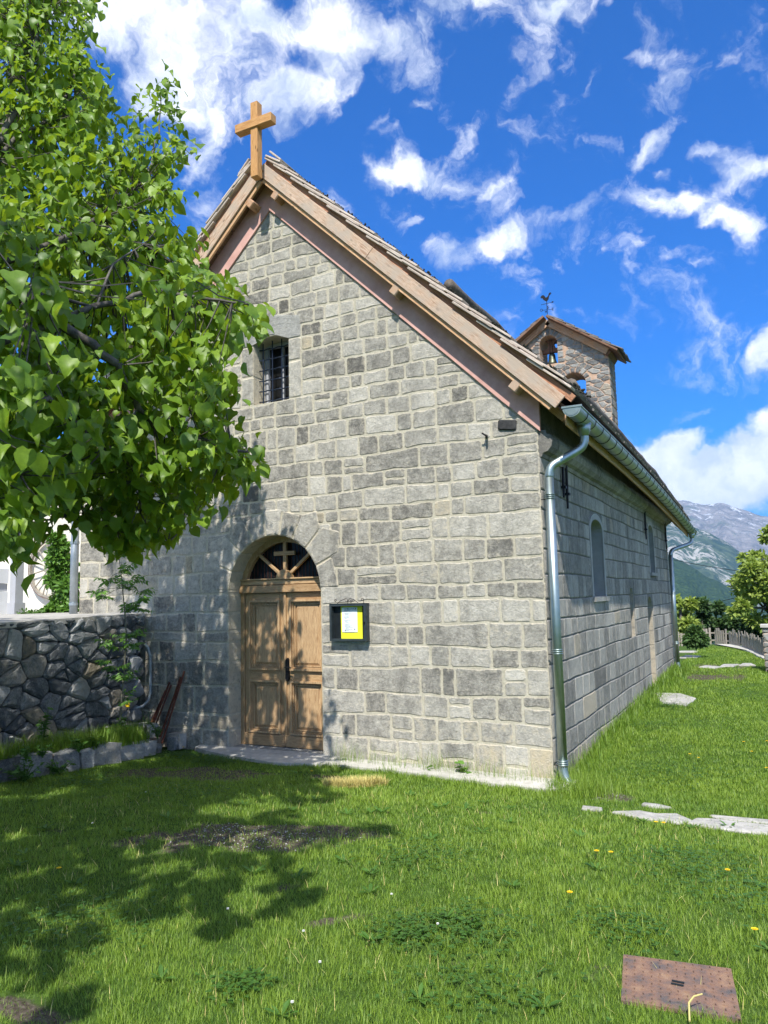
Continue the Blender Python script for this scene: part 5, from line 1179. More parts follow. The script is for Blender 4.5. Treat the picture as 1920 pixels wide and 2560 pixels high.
def far_vegetation():
    g = lambda x, y: gh(x, y)
    def P(px, el, d):
        az = px; return None
    # (azimuth deg, distance, crown centre elevation deg, radius) -> world
    def pos(px, py, d): return at(px, py, d)
    def mk(name, cat, label, px, pts, m, size, n, d, tn=.5, group=None):
        blobs = [(tuple(pos(x, y, d+rnd.uniform(-.8, .8))), (r*d/FPX, r*d/FPX*.9, r*d/FPX*.85)) for x, y, r in pts]; b = pos(px, 1640, d); b.z = gh(b.x, b.y)-.3
        tree(name, cat, label, tuple(b), 0, blobs, m, size, n, .14, group, tn)
    mk('ash_tree', 'tree', 'yellow-green small tree just right of the far downpipe', 1700, [(1700, 1515, 34), (1715, 1545, 38), (1690, 1565, 38), (1720, 1585, 34)], M['yellow_leaf'], .19, 3600, 30, .6)
    mk('dark_bush', 'bush', 'dark green bush behind the fence, left one of three', 1760, [(1755, 1545, 44), (1735, 1585, 40), (1775, 1580, 40)], M['bush'], .19, 4200, 31, .4, 'dark bushes behind the fence')
    mk('dark_bush', 'bush', 'dark green bush in the middle of the fence, taller than its neighbours', 1810, [(1815, 1535, 44), (1795, 1575, 44), (1835, 1580, 44)], M['bush'], .19, 4200, 31.5, .3, 'dark bushes behind the fence')
    mk('dark_bush', 'bush', 'dark green bush at the right behind the fence under the walnut tree', 1870, [(1865, 1580, 44), (1895, 1600, 44), (1840, 1600, 36)], M['bush'], .19, 4200, 30, .3, 'dark bushes behind the fence')
    mk('walnut_tree', 'tree', 'light green airy tree at the right edge rising above the bushes', 1950, [(1925, 1400, 45), (1885, 1430, 40), (1860, 1480, 42), (1900, 1500, 50), (1845, 1530, 34), (1890, 1560, 42), (1925, 1350, 26), (1880, 1400, 26), (1935, 1460, 60), (1960, 1540, 60), (1845, 1450, 22), (1925, 1320, 16), (1970, 1420, 60)], M['yellow_leaf'], .19, 7000, 28, .6)
    # olive-grey shrub in the gap of the fence
    t = thing('fence_shrub', 'pale green shrub growing in the gap of the picket fence', 'shrub', tuple(at(1742, 1600, 20.2))); T = LeafCloud(*SMALL)
    for x, y, r in ((1740, 1595, 22), (1725, 1600, 16), (1755, 1600, 16), (1738, 1580, 16)): d = 20.2; bush_cloud(T, at(x, y, d), (r*d/FPX,)*3, 900, .10, .8, shell=.1)
    T.build('foliage', M['bush'], t)
    # dark tree line between lawn end and the valley
    T = LeafCloud(*SMALL)
    for k in range(26):
        y = rnd.uniform(30, 42); x = -9+k*.75+rnd.uniform(-.5, .5); bush_cloud(T, (x, y, gh(x, y)+1.2), (1.4, 1.2, 1.6), 240, .26, .35, shell=.3)
    tag(T.build('hedgerow', M['bush']), 'dark thicket on the slope below the lawn', 'thicket', kind='stuff')
far_vegetation()
# climbing plant on the house wall
def climber():
    t = thing('climbing_plant', 'bright green climbing shrub half covering the cart wheel', 'shrub', (-9.0, 1.6, 1.8))
    T = LeafCloud(*SMALL); mb = MB()
    for x, y, r, d in ((148, 1500, 30, 13.8), (165, 1470, 30, 13.6), (150, 1430, 30, 13.8), (140, 1390, 28, 13.8), (150, 1365, 20, 13.8), (170, 1400, 20, 13.8), (178, 1500, 18, 13.7), (135, 1450, 18, 13.7), (138, 1410, 16, 13.8), (170, 1530, 24, 13.4), (130, 1525, 14, 13.6), (142, 1345, 12, 13.8), (195, 1450, 14, 13.9)):
        c = at(x, y, d); bush_cloud(T, c, (r*d/FPX, .16, r*d/FPX), 330, .10, .5, shell=.15)
        mb.tube([(c.x, 1.9, 1.75), (c.x, c.y+.05, c.z)], [.012, .006], 5)
    T.build('foliage', M['bright_weed'], t); mb.build('stems', M['bark'], t)
    t = thing('pale_herb', 'low feathery pale green herb at the foot of the cart wheel', 'plant', (-9.9, 1., 1.75)); T = LeafCloud(*SMALL)
    for x, r in ((60, 12), (80, 12), (98, 10)): bush_cloud(T, at(x, 1536, 13.2), (r*.007, .1, r*.007), 220, .05, .8, shell=.1)
    T.build('foliage', M['weed'], t)
climber()
# ash sapling in front of the dry wall
def sapling():
    b = Vector((-5.15, -1.05, .28)); D = 10.0
    path = [at(x, y, 9.55) for x, y in ((300, 1800), (303, 1760), (308, 1700), (313, 1640), (316, 1590), (312, 1530), (306, 1470), (302, 1430), (297, 1390), (294, 1365))]
    t = thing('ash_sapling', 'slender ash sapling with feathered leaves in front of the dry wall', 'sapling', tuple(path[0])); MB().tube(path, [.012, .011, .010, .010, .009, .008, .006, .005, .004, .003], 6).build('stem', M['grey_bark'], t)
    T = LeafCloud([(0, 0, 0), (.2, .4, .03), (0, 1, -.05), (-.2, .4, .03)], [(0, 1, 2), (0, 2, 3)]); mb = MB()
    def pinnate(p, d, l, n=5, sz=.085):
        d = Vector(d).normalized(); pts = [p+d*(l*k/5)+Vector((0, 0, -.10*l*(k/5)**2)) for k in range(6)]; mb.tube(pts, [.003, .0025, .002, .002, .0015, .001], 4)
        for k in range(n):
            s = .3+.7*k/(n-1); c = pts[min(5, int(s*5))]
            for sgn in (-1, 1):
                side = d.cross(Vector((0, 0, 1))).normalized()*sgn; o = side+d*.5+Vector((0, 0, -.25)); o.z -= rnd.uniform(0, .9); X, Y, Z = frame(o, up=Vector((rnd.gauss(0, .5)+.2, rnd.gauss(0, .5)-.5, 1)), roll=rnd.gauss(0, .5)); T.add(tuple(c), tuple(X), tuple(Y), tuple(Z), sz*rnd.uniform(.7, 1.2), rnd.uniform(.1, .9))
        X, Y, Z = frame(d+Vector((0, 0, -.3))); T.add(tuple(pts[-1]), tuple(X), tuple(Y), tuple(Z), sz, .6)
    for i, q in ((9, 5), (8, 5), (7, 4), (6, 3), (5, 3), (4, 5), (2, 3), (1, 4)):
        for k in range(q+1): a = rnd.uniform(0, 2*pi); pinnate(path[i], (math.cos(a), math.sin(a)*.6, rnd.uniform(.1, .7)), rnd.uniform(.14, .26))
    for (x, y) in ((262, 1490), (350, 1480), (245, 1480), (330, 1450), (355, 1500), (270, 1450), (340, 1520), (285, 1600), (300, 1620), (335, 1610), (280, 1650), (290, 1670), (305, 1690)):
        e = at(x, y, 9.6+rnd.uniform(-.1, .1)); s = min(path, key=lambda v: (v-e).length); mb.tube([s, s.lerp(e, .5)+Vector((0, 0, .02)), e], [.005, .004, .002], 4)
        for k in range(4): a = rnd.uniform(0, 2*pi); pinnate(e, (math.cos(a), math.sin(a)*.6, rnd.uniform(-.1, .5)), rnd.uniform(.12, .22))
    o = T.build('leaflets', M['bright_weed'], t); mb.build('leaf_stalks', M['grey_bark'], t)['kind'] = 'stuff'
sapling()
# ------------------------------------------------------------------ fence, right wall, wires
def fence():
    path = [Vector(p) for p in ((-1.1, 18.4), (-.45, 18.5))]; path2 = [Vector(p) for p in ((.0, 19.3), (.35, 19.4), (.8, 18.9), (1.2, 17.8), (1.55, 16.2), (1.85, 14.4), (2.3, 12.6))]
    for pp, lb in ((path, 'short run of grey picket fence left of the shrub'), (path2, 'long curving grey picket fence right of the shrub')):
        t = thing('picket_fence', lb, 'fence', (pp[0].x, pp[0].y, gh(pp[0].x, pp[0].y)), 'picket fences at the far end of the lawn'); acc = 0
        for i in range(len(pp)-1):
            a, b = pp[i], pp[i+1]; l = (b-a).length; k = int(l/.10); d = (b-a)/l
            for z in (.14, .38): beam('rail', (a.x, a.y, gh(a.x, a.y)+z), (b.x, b.y, gh(b.x, b.y)+z), .02, .04, M['picket'], t, bev=0)
            for q in range(k):
                p = a+d*(q*.10); z = gh(p.x, p.y); h = rnd.uniform(.42, .56); beam('picket', (p.x-.012, p.y-.03, z), (p.x-.012+rnd.uniform(-.02, .02), p.y-.03, z+h), .065, .018, M['picket'], t, up=(-d.y, d.x, 0), bev=0)
fence()
o = flat_blob('concrete_path', [(.3, 19.1), (.7, 18.6), (1.1, 17.4), (1.45, 15.8), (1.75, 14.0), (2.2, 12.3), (2.6, 12.4), (2.3, 13.2), (1.72, 16.2), (1.3, 17.9), (.8, 19.0)], lambda x, y: gh(x, y)+.05, .2, M['concrete'], 'pale concrete path in front of the far picket fence', jit=.02); o['kind'] = 'structure'
def right_wall():
    t = thing('rubble_wall', 'end of a low rough stone wall at the right edge of the photo', 'wall', (2.1, 10.8, .1))
    x0, y0, y1, zt = 1.92, 10.4, 10.95, 1.16
    MB().box(x0+.03, x0+3, y0+.03, y1, -.1, zt-.06).build('wall_core', M['side_mortar'], t)
    FA = lambda u, v, w: (u, y0+.03-w, v); FB = lambda u, v, w: (x0+.03-w, u, v)
    for P, F in ((pack(x0, x0+1.6, .0, zt-.07, .26, .15, gap=.01), FA), (pack(y0+.03, y1, .0, zt-.07, .24, .15, gap=.01), FB)):
        for p in P:
            if F is FB: p = p[::-1]
            mb = MB(); add_stone(mb, p, F, out=.02, inset=.03, seg=.12, ch=.03, tn=rnd.gauss(.5, .2)); mb.build('stone', M['rubble'], t)
    MB().box(x0-.03, x0+3, y0-.03, y1+.05, zt-.055, zt).build('coping', M['concrete'], t)
right_wall()
def wires():
    for (a, b, lb) in ((((1640, 1385, 60), (1860, 1422, 45)), None, 'upper dark overhead wire crossing in front of the mountains'), (((1680, 1522, 55), (1960, 1455, 40)), None, 'lower dark overhead wire sloping up to the right')):
        p, q = at(*a[0]), at(*a[1]); mb = MB(); n = 12; p = p+(p-q)*.3; q = q+(q-p)*.3; mb.tube([p.lerp(q, k/n)-Vector((0, 0, .25*(1-(2*k/n-1)**2))) for k in range(n+1)], .022, 5)
        tag(mb.build('overhead_wire', M['black']), lb, 'wire', 'overhead wires')
wires()
# ------------------------------------------------------------------ mountains
def mountains():
    def ridge(name, label, R0, R1, zb, prof, mfn, rough, seed, naz, nr_, a0=-75, a1=60, power=1.0, rid=1.0):
        azs = np.linspace(a0, a1, naz); vs = []; cs = []
        for j in range(nr_+1):
            f = j/nr_
            for az in azs:
                e = np.interp(az, [p[0] for p in prof], [p[1] for p in prof]); H = math.tan(math.radians(e))*R1+CAM.z
                r = R0+(R1-R0)*f; x = math.sin(math.radians(az))*r+CAM.x; y = math.cos(math.radians(az))*r+CAM.y
                g = f**power; q = Vector((x/R1*rough, y/R1*rough*.8, seed)); n = noise.fractal(q, 1., 2.1, 6)*.5
                gul = abs(noise.noise(Vector((az*.55*rid+n*.8, seed*3., f*.5))))
                z = zb+(H-zb)*g+(n-gul*.5)*(H-zb)*.22*math.sin(pi*min(f*1.02, 1))+noise.noise(Vector((az*1.7, seed, 0)))*(H-zb)*.015
                vs.append((x, y, z)); cs.append((f, 0, 0))
        for az in azs: r = R1*1.25; vs.append((math.sin(math.radians(az))*r, math.cos(math.radians(az))*r, zb)); cs.append((0, 0, 0))
        n = naz; fs = [(j*n+i, j*n+i+1, (j+1)*n+i+1, (j+1)*n+i) for j in range(nr_+1) for i in range(n-1)]
        m = MB(); m.add(vs, fs, cs); o = m.build(name, mat(name+'_material', mfn), None, smooth=True, recalc=False); tag(o, label, kind='structure')
    def m1(nt, b, o):
        p = geo(nt); f, _, _ = tone(nt); g = noise_n(nt, p, .0030, 8, .68); g2 = noise_n(nt, p, .012, 6, .7, 1)
        c = ramp(nt, g2, [(.35, (.17, .15, .15)), (.62, (.42, .37, .35))]); green = mixc(nt, g2, (.06, .10, .045), (.15, .19, .09))
        c = mixc(nt, rng(nt, mth(nt, 'SUBTRACT', g, mth(nt, 'MULTIPLY', mth(nt, 'SUBTRACT', f, .55), .5)), .44, .58, 0, .9), c, green)
        mp = N(nt, 'ShaderNodeMapping'); L(nt, p, mp.inputs[0]); mp.inputs['Scale'].default_value = (1, 1, .14); sn = noise_n(nt, mp.outputs[0], .016, 6, .7)
        c = mixc(nt, mth(nt, 'MULTIPLY', rng(nt, sn, .56, .62, 0, 1), rng(nt, f, .72, .95, 0, 1)), c, (.85, .87, .9))
        L(nt, c, b.inputs['Base Color']); b.inputs['Roughness'].default_value = 1; b.inputs['Specular IOR Level'].default_value = 0; bump(nt, b, g2, 1, 60)
    def m2(nt, b, o):
        p = geo(nt); f, _, _ = tone(nt); g2 = noise_n(nt, p, .012, 7, .7, 1)
        green = ramp(nt, g2, [(.4, (.025, .045, .022)), (.65, (.11, .145, .07))])
        mp = N(nt, 'ShaderNodeMapping'); L(nt, p, mp.inputs[0]); mp.inputs['Scale'].default_value = (1, 1, .45); sn = mth(nt, 'ABSOLUTE', mth(nt, 'SUBTRACT', noise_n(nt, mp.outputs[0], .013, 9, .66, .6), .5))
        k = mth(nt, 'ADD', mth(nt, 'MULTIPLY', sn, -4.), mth(nt, 'MULTIPLY', noise_n(nt, p, .0045, 4), 1.4))
        c = mixc(nt, rng(nt, k, .56, .70, 0, .9), green, (.47, .45, .41)); L(nt, c, b.inputs['Base Color']); b.inputs['Roughness'].default_value = 1; b.inputs['Specular IOR Level'].default_value = 0; bump(nt, b, g2, 1, 30)
    def m3(nt, b, o):
        p = geo(nt); g2 = noise_n(nt, p, .09, 6, .7); v = N(nt, 'ShaderNodeTexVoronoi'); L(nt, p, v.inputs[0]); v.inputs['Scale'].default_value = .11
        c = ramp(nt, g2, [(.35, (.012, .03, .016)), (.7, (.06, .10, .03))]); L(nt, c, b.inputs['Base Color']); b.inputs['Roughness'].default_value = 1; b.inputs['Specular IOR Level'].default_value = 0
        bump(nt, b, mth(nt, 'SUBTRACT', 1., v.outputs['Distance']), 1, 9)
    ridge('mountain', 'far grey mountain with pasture and snow streaks under the clouds', 3500, 5600, -300, [(-75, 3), (-30, 5), (-12, 6.2), (-6.2, 6.4), (-5.1, 6.2), (-4.1, 5.95), (-3.1, 5.98), (-1.85, 5.5), (-.65, 4.95), (-.2, 4.8), (5, 3.6), (20, 3), (60, 4)], m1, 5, 1.3, 420, 60, power=.95)
    ridge('scree_hill', 'middle mountain flank with white scree gullies', 2050, 3400, -260, [(-75, 2), (-20, 5.2), (-8, 5.6), (-6, 5.0), (-4.74, 4.38), (-3.7, 3.85), (-2.77, 3.1), (-1.83, 2.25), (-.9, 1.6), (0, .9), (6, -1), (60, -1)], m2, 7, 4.4, 420, 50, power=.8, rid=1.5)
    ridge('wooded_hill', 'dark blue-green wooded hill in front of the mountains', 700, 2000, -220, [(-75, 3), (-20, 4), (-8, 2.9), (-6.4, 2.35), (-5.9, 2.1), (-5.06, 1.55), (-4.2, .85), (-3.46, .5), (-2.74, -.05), (-2.0, -.75), (-.6, -1.6), (5, -3), (60, -3)], m3, 9, 8.1, 420, 50, power=.7)
mountains()
# ------------------------------------------------------------------ grass
def in_view(x, y, z, m=60):
    px, py, pz = project((x, y, z)); return pz > .3 and -m < px < 1920+m and py < 2560+m*2 and py > 900
def grass():
    MH = [(1.49, -4.35), (1.96, -4.29), (2.02, -4.72), (1.555, -4.78)]
    pst = [p for p, _ in PS]
    def inp(x, y, P, e=0):
        c = False; n = len(P)
        for i in range(n):
            a, b = P[i], P[(i+1) % n]
            if (a[1] > y) != (b[1] > y) and x < (b[0]-a[0])*(y-a[1])/(b[1]-a[1])+a[0]: c = not c
        return c
    xs = np.array([-4.9, -4.6, -4.2, -3.8, -3.3, -2.9, -2.5, -2, -1.5, -1, -.5, 0, .25]); ye = np.array([-.12, -.28, -.36, -.48, -.56, -.48, -.36, -.34, -.36, -.38, -.40, -.42, -.34])
    recs = []; dry = []
    def put(x, y, h, w, tn, lean=None, lst=None, z=None):
        z = ground_z(x, y) if z is None else z; a = rnd.uniform(0, 2*pi); b = rnd.gauss(.0, .8) if lean is None else lean
        (recs if lst is None else lst).append((x, y, z-.006, a, h, w, b, tn, rnd.uniform(.2, 1.1)))
    zones = [(-5.1, 2.6, -6.3, .0, 1), (0.02, 3.2, 0.0, 22, 1)]
    N_try = {0: 760000, 1: 360000}
    for zi, (x0, x1, y0, y1, _) in enumerate(zones):
        for _ in range(N_try[zi]):
            x = rnd.uniform(x0, x1); y = rnd.uniform(y0, y1) if zi == 0 else y1*rnd.random()**1.25
            d = math.hypot(x-CAM.x, y-CAM.y)
            if zi == 0:
                keep = min(1, (3.6/max(d, 1.))**1.35)
                if rnd.random() > keep: continue
            elif rnd.random() > min(1, (9/max(d, 1.))**1.0): continue
            if not in_view(x, y, .1): continue
            if x < -4.85 and y > -4.4 and y < 0: continue
            if -4.95 < x < .27 and y > np.interp(x, xs, ye)-.02 and y < .1: continue
            if inp(x, y, MH): continue
            if any(inp(x, y, P) for P in pst) and rnd.random() > .13: continue
            if zi == 1 and y > 18.3: continue
            s = soil_mask(x, y)
            if rnd.random() < s*.66*(1 if d > 5 or x > -.4 else 1): continue
            n1 = noise.noise(Vector((x*.9, y*.9, 2))); n2 = noise.noise(Vector((x*5, y*5, 9)))
            h = (.029+.012*n1+.018*n2)*rnd.uniform(.5, 1.45)*(1-.45*s)+.006; w = .0026*max(1, d/3.8)**.85*rnd.uniform(.7, 1.2)
            if rnd.random() < .04: h *= 1.8
            tn = .5+.34*n1+.3*n2+rnd.gauss(0, .22)
            if zi == 0 and y > -.9: h *= 1+.4*ss(-.9, -.4, y)*ss(-3.5, -2, x)
            if zi == 1 and x < .45: h *= 1.5
            put(x, y, max(h, .012), w, tn)
    # tall grass along the wall foot and round the shoe
    for _ in range(2600):
        x = rnd.uniform(-2.9, .35); y = np.interp(x, xs, ye)-abs(rnd.gauss(0, .07)); c = noise.noise(Vector((x*3, 0, 4)))
        put(x, y, rnd.uniform(.03, .09)*(1+.9*c), .0048, rnd.uniform(.2, .8), rnd.gauss(0, .5))
    for _ in range(3600):
        x = .03+abs(rnd.gauss(0, .16)); y = rnd.uniform(-.45, 11)**1.0; put(x, y, rnd.uniform(.06, .22)*(1.3-x), .005*max(1, (y+8)/7), rnd.uniform(.1, .6), rnd.gauss(0, .4))
    for _ in range(2600):
        x = rnd.gauss(.33, .16); y = rnd.gauss(-.15, .25)
        if x > .03: put(x, y, rnd.uniform(.06, .2), .0045, rnd.uniform(.3, .9), rnd.gauss(0, .5))
    for _ in range(700):     # stalks
        x = rnd.uniform(-2.6, .1); put(x, -.12+rnd.gauss(0, .06), rnd.uniform(.12, .36), .0028, rnd.uniform(.2, .8), rnd.gauss(0, .25))
    for cx, cy, n, hh in ((-2.55, -.15, 60, .42), (-1.35, -.1, 40, .4), (-1.0, -.1, 40, .35)):
        for _ in range(n): put(cx+rnd.gauss(0, .08), cy+rnd.gauss(0, .03), rnd.uniform(.4, 1)*hh, .003, .4, rnd.gauss(0, .35))
    # planting bed grass
    for _ in range(15000):
        y = rnd.uniform(-4.2, -.35); f = rnd.random(); x = -5.72+(-y)*.2+f*.62
        if x > -4.98 or (y > -.9 and x > -5.4): continue
        put(x, y, rnd.uniform(.08, .28), .006, rnd.uniform(.05, .65), rnd.gauss(0, .5), z=bedz(x, y)-.01)
    for _ in range(2600):
        a = rnd.uniform(0, 2*pi); r = math.sqrt(rnd.random()); x = -1.76+.26*r*math.cos(a)+.05*r*math.sin(a); y = -1.23+.18*r*math.cos(a)+.15*r*math.sin(a)
        put(x, y, rnd.uniform(.05, .13), .005, rnd.random(), rnd.gauss(0, .7), dry)
    for _ in range(2200):
        x = rnd.uniform(-3.5, 2.4); y = rnd.uniform(-6, -1)
        if in_view(x, y, .1): put(x, y, rnd.uniform(.03, .08), .0028, rnd.random(), rnd.gauss(0, 1.), dry)
    def mesh(recs, name, m, label):
        A = np.array(recs, dtype=np.float64); n = len(A); x, y, z, a, h, w, b, tn, cv = A.T
        ca, sa = np.cos(a), np.sin(a); V = np.zeros((n, 5, 3))
        for k, (t, ww) in enumerate(((0, 1), (0, -1), (.5, .8), (.5, -.8), (1, 0))):
            bend = b*t*.45+cv*np.sign(b)*t*t*.45; hh = h*t*(1-.12*np.abs(bend)*t)
            V[:, k, 0] = x+ca*w*ww*.5-sa*bend*h; V[:, k, 1] = y+sa*w*ww*.5+ca*bend*h; V[:, k, 2] = z+hh
        F = np.array([0, 1, 3, 2, 2, 3, 4]); loops = (np.arange(n)[:, None]*5+F[None, :]).ravel(); tot = np.tile([4, 3], n); st = np.concatenate([[0], np.cumsum(tot)[:-1]])
        me = bpy.data.meshes.new(name); me.vertices.add(n*5); me.vertices.foreach_set('co', V.astype(np.float32).ravel()); me.loops.add(len(loops)); me.loops.foreach_set('vertex_index', loops.astype(np.int32)); me.polygons.add(len(tot)); me.polygons.foreach_set('loop_start', st.astype(np.int32)); me.polygons.foreach_set('loop_total', tot.astype(np.int32)); me.update(calc_edges=True)
        cc = np.zeros((n*5, 4), np.float32); cc[:, 0] = np.repeat(np.clip(tn, 0, 1), 5); cc[:, 3] = 1; c = me.color_attributes.new('tone', 'FLOAT_COLOR', 'POINT'); c.data.foreach_set('color', cc.ravel())
        me.materials.append(m); o = bpy.data.objects.new(name, me); COL.objects.link(o); tag(o, label, 'grass', kind='stuff'); print(name, n)
    mesh(recs, 'grass', M['grass'], 'green lawn grass around the chapel'); mesh(dry, 'dry_grass', M['straw'], 'dry yellow grass with a straw patch in front of the wall')
grass()
# pebbles on bare soil
def pebbles():
    mb = MB()
    for _ in range(700):
        x, y = (rnd.gauss(-1.2, .5), rnd.gauss(-3.5, .3)) if rnd.random() < .75 else (rnd.gauss(.55, .18), rnd.gauss(-.25, .3))
        if soil_mask(x, y) < .5 or not in_view(x, y, .1): continue
        r = rnd.uniform(.003, .010); z = ground_z(x, y)+r*.3; a = rnd.uniform(0, pi)
        pts = [(x+r*math.cos(a+k*pi/2)*rnd.uniform(.6, 1.1), y+r*math.sin(a+k*pi/2)*rnd.uniform(.6, 1.1), z) for k in range(4)]+[(x, y, z+r*.7)]
        mb.add(pts, [(0, 1, 4), (1, 2, 4), (2, 3, 4), (3, 0, 4)])
    tag(mb.build('gravel', M['pebble']), 'small pale pebbles scattered on the bare earth', 'gravel', kind='stuff')
pebbles()
# ------------------------------------------------------------------ clover, weeds, flowers
def leafy(name, label, cat, c, n, r, h, size, m, tn=.5, group=None, stems=6, broad=.3):
    c = Vector(c); t = thing(name, label, cat, tuple(c), group); T = LeafCloud([(0, 0, 0), (broad, .35, .04), (broad*.7, .75, .03), (0, 1, -.08), (-broad*.7, .75, .03), (-broad, .35, .04)], [(0, 1, 2, 3), (0, 3, 4, 5)]); mb = MB()
    for s in range(stems):
        a = rnd.uniform(0, 2*pi); e = c+Vector((math.cos(a)*r*rnd.random(), math.sin(a)*r*rnd.random(), h*rnd.uniform(.5, 1))); mb.tube([c, c.lerp(e, .5)+Vector((0, 0, h*.1)), e], [.005, .004, .002], 5)
        for k in range(n//stems):
            f = rnd.uniform(.2, 1); p = c.lerp(e, f); b = rnd.uniform(0, 2*pi); X, Y, Z = frame(Vector((math.cos(b), math.sin(b), rnd.uniform(-.4, .5))), roll=rnd.gauss(0, .3)); T.add(tuple(p), tuple(X), tuple(Y), tuple(Z), size*rnd.uniform(.6, 1.2), min(max(rnd.gauss(tn, .2), 0), 1))
    mb.build('stem', M['weed'], t); T.build('leaves', m, t); return t
def zg(x, y): return (x, y, ground_z(x, y))
leafy('mallow_plant', 'broad-leaved small plant at the wall foot, left one of two', 'weed', zg(-1.42, -.16), 9, .1, .12, .075, M['bright_weed'], .5, 'two small plants at the foot of the front wall', 3, .42)
leafy('mallow_plant', 'broad-leaved small plant at the wall foot, right and larger one', 'weed', zg(-1.0, -.12), 14, .12, .22, .085, M['bright_weed'], .4, 'two small plants at the foot of the front wall', 4, .45)
leafy('nettle_plant', 'leafy weed in front of the kerb stones at the left edge', 'weed', zg(-4.72, -2.9), 110, .24, .24, .07, M['weed'], .5, 'leafy weeds near the bed', 12, .28)
leafy('nettle_plant', 'leafy weed sprawling beside the long kerb stone', 'weed', zg(-4.75, -2.45), 80, .2, .17, .065, M['weed'], .6, 'leafy weeds near the bed', 10, .28)
leafy('nettle_plant', 'tall leafy weed standing in the bed before the dry wall', 'weed', (-5.15, -2.35, .35), 80, .12, .5, .07, M['weed'], .5, 'leafy weeds near the bed', 6, .28)
leafy('nettle_plant', 'small weed in the bed beside the yellow tag', 'weed', (-5.62, -.75, .28), 30, .12, .25, .07, M['bright_weed'], .3, 'leafy weeds near the bed', 5, .28)
leafy('nettle_plant', 'weed growing up between the rusty bars', 'weed', (-5.52, -.4, .15), 40, .1, .36, .05, M['weed'], .6, 'leafy weeds near the bed', 4, .2)
for x, y, r, n in ((-4.55, -.35, .25, 500), (.37, 5.4, .3, 300), (.3, 3.6, .25, 200)):
    pass
for k in range(9):
    y = -.6-k*.38+rnd.uniform(-.1, .1); x = -5.62+(-y)*.2+rnd.uniform(.05, .42)
    leafy('bed_weed', ['low leafy weed in the bed near the chapel wall', 'low leafy weed just left of the sapling', 'leafy weed behind the small upright kerb stone', 'leafy weed behind the tan-streaked kerb stone', 'leafy weed in the middle of the bed', 'bushy weed behind the slanting kerb stone', 'leafy weed behind the leftmost kerb stones', 'weed at the left edge of the bed', 'weed in the bed at the very edge of the photo'][k], 'weed', (x, y, bedz(x, y)), 60, .14, rnd.uniform(.14, .3), .055, M['weed'], rnd.uniform(.3, .8), 'weeds filling the planting bed', 7, .3)
def clover():
    T = LeafCloud([(0, 0, 0), (.45, .35, .05), (.35, .95, .0), (-.35, .95, 0), (-.45, .35, .05)], [(0, 1, 2, 3, 4)])
    P = [(.68, -4.43, .25, 260), (.44, -4.6, .15, 160), (.03, -5.42, .12, 120), (1.57, -2.72, .4, 300), (1.45, -4.08, .2, 160), (-.02, -3.42, .35, 260), (-4.6, -.55, .35, 900), (-4.0, -.75, .3, 600), (.45, 5.2, .35, 500), (.4, 3.4, .3, 300), (1.1, .9, .5, 400), (-2.9, -2.4, .6, 300), (2.0, -3.2, .4, 250), (-1.2, -5.2, .4, 250), (-4.2, -2.6, .4, 500), (1.0, -5.0, .3, 150)]
    for cx, cy, r, n in P:
        for _ in range(n):
            x, y = cx+rnd.gauss(0, r*.6), cy+rnd.gauss(0, r*.6)
            if x > -.03 or y < -.45:
                a = rnd.uniform(0, 2*pi); z = ground_z(x, y)+rnd.uniform(.02, .055)
                for k in range(3): X, Y, Z = frame(Vector((math.cos(a+k*2.1), math.sin(a+k*2.1), rnd.uniform(-.1, .3)))); T.add((x, y, z), tuple(X), tuple(Y), tuple(Z), rnd.uniform(.010, .018), rnd.uniform(.1, .7))
    tag(T.build('clover', M['weed']), 'clover and low broad leaves mixed into the lawn', 'clover', kind='stuff')
    T = LeafCloud([(0, 0, 0), (.10, .3, .02), (.13, .7, .02), (0, 1, -.05), (-.13, .7, .02), (-.10, .3, .02)], [(0, 1, 2, 3), (0, 3, 4, 5)])
    for _ in range(60):
        x, y = rnd.uniform(-3, 2.5), rnd.uniform(-5.6, -1)
        if not in_view(x, y, .1) or soil_mask(x, y) > .4 or (1.3 < x < 2.2 and -4.95 < y < -4.1): continue
        for k in range(8): a = k*.8+rnd.random(); X, Y, Z = frame(Vector((math.cos(a), math.sin(a), rnd.uniform(.2, .7)))); T.add((x, y, ground_z(x, y)+.01), tuple(X), tuple(Y), tuple(Z), rnd.uniform(.05, .10), rnd.uniform(.3, .9))
    tag(T.build('lawn_rosettes', M['weed']), 'dandelion leaf rosettes scattered in the lawn', 'weeds', kind='stuff')
clover()
def flower(name, x, y, h, r, m, label, cat, group, fluff=False, z=None):
    z = ground_z(x, y) if z is None else z; t = thing(name, label, cat, (x, y, z), group); MB().tube([(x, y, z), (x+.004, y, z+h)], .0018, 5).build('stem', M['weed'], t); mb = MB(); c = Vector((x+.004, y, z+h))
    n = 14
    for ring, (rr, up) in enumerate(((r, .15), (r*.65, .45), (r*.35, .8)) if not fluff else ((r, -.2), (r, .4), (r*.6, 1.))):
        for k in range(n):
            a = 2*pi*k/n+ring*.2; d = Vector((math.cos(a), math.sin(a), up)).normalized(); s = Vector((-math.sin(a), math.cos(a), 0)); mb.add([c-s*rr*.12, c+s*rr*.12, c+d*rr+s*rr*.16, c+d*rr-s*rr*.16], [(0, 1, 2, 3)])
    mb.build('flower_head', m, t, recalc=False)
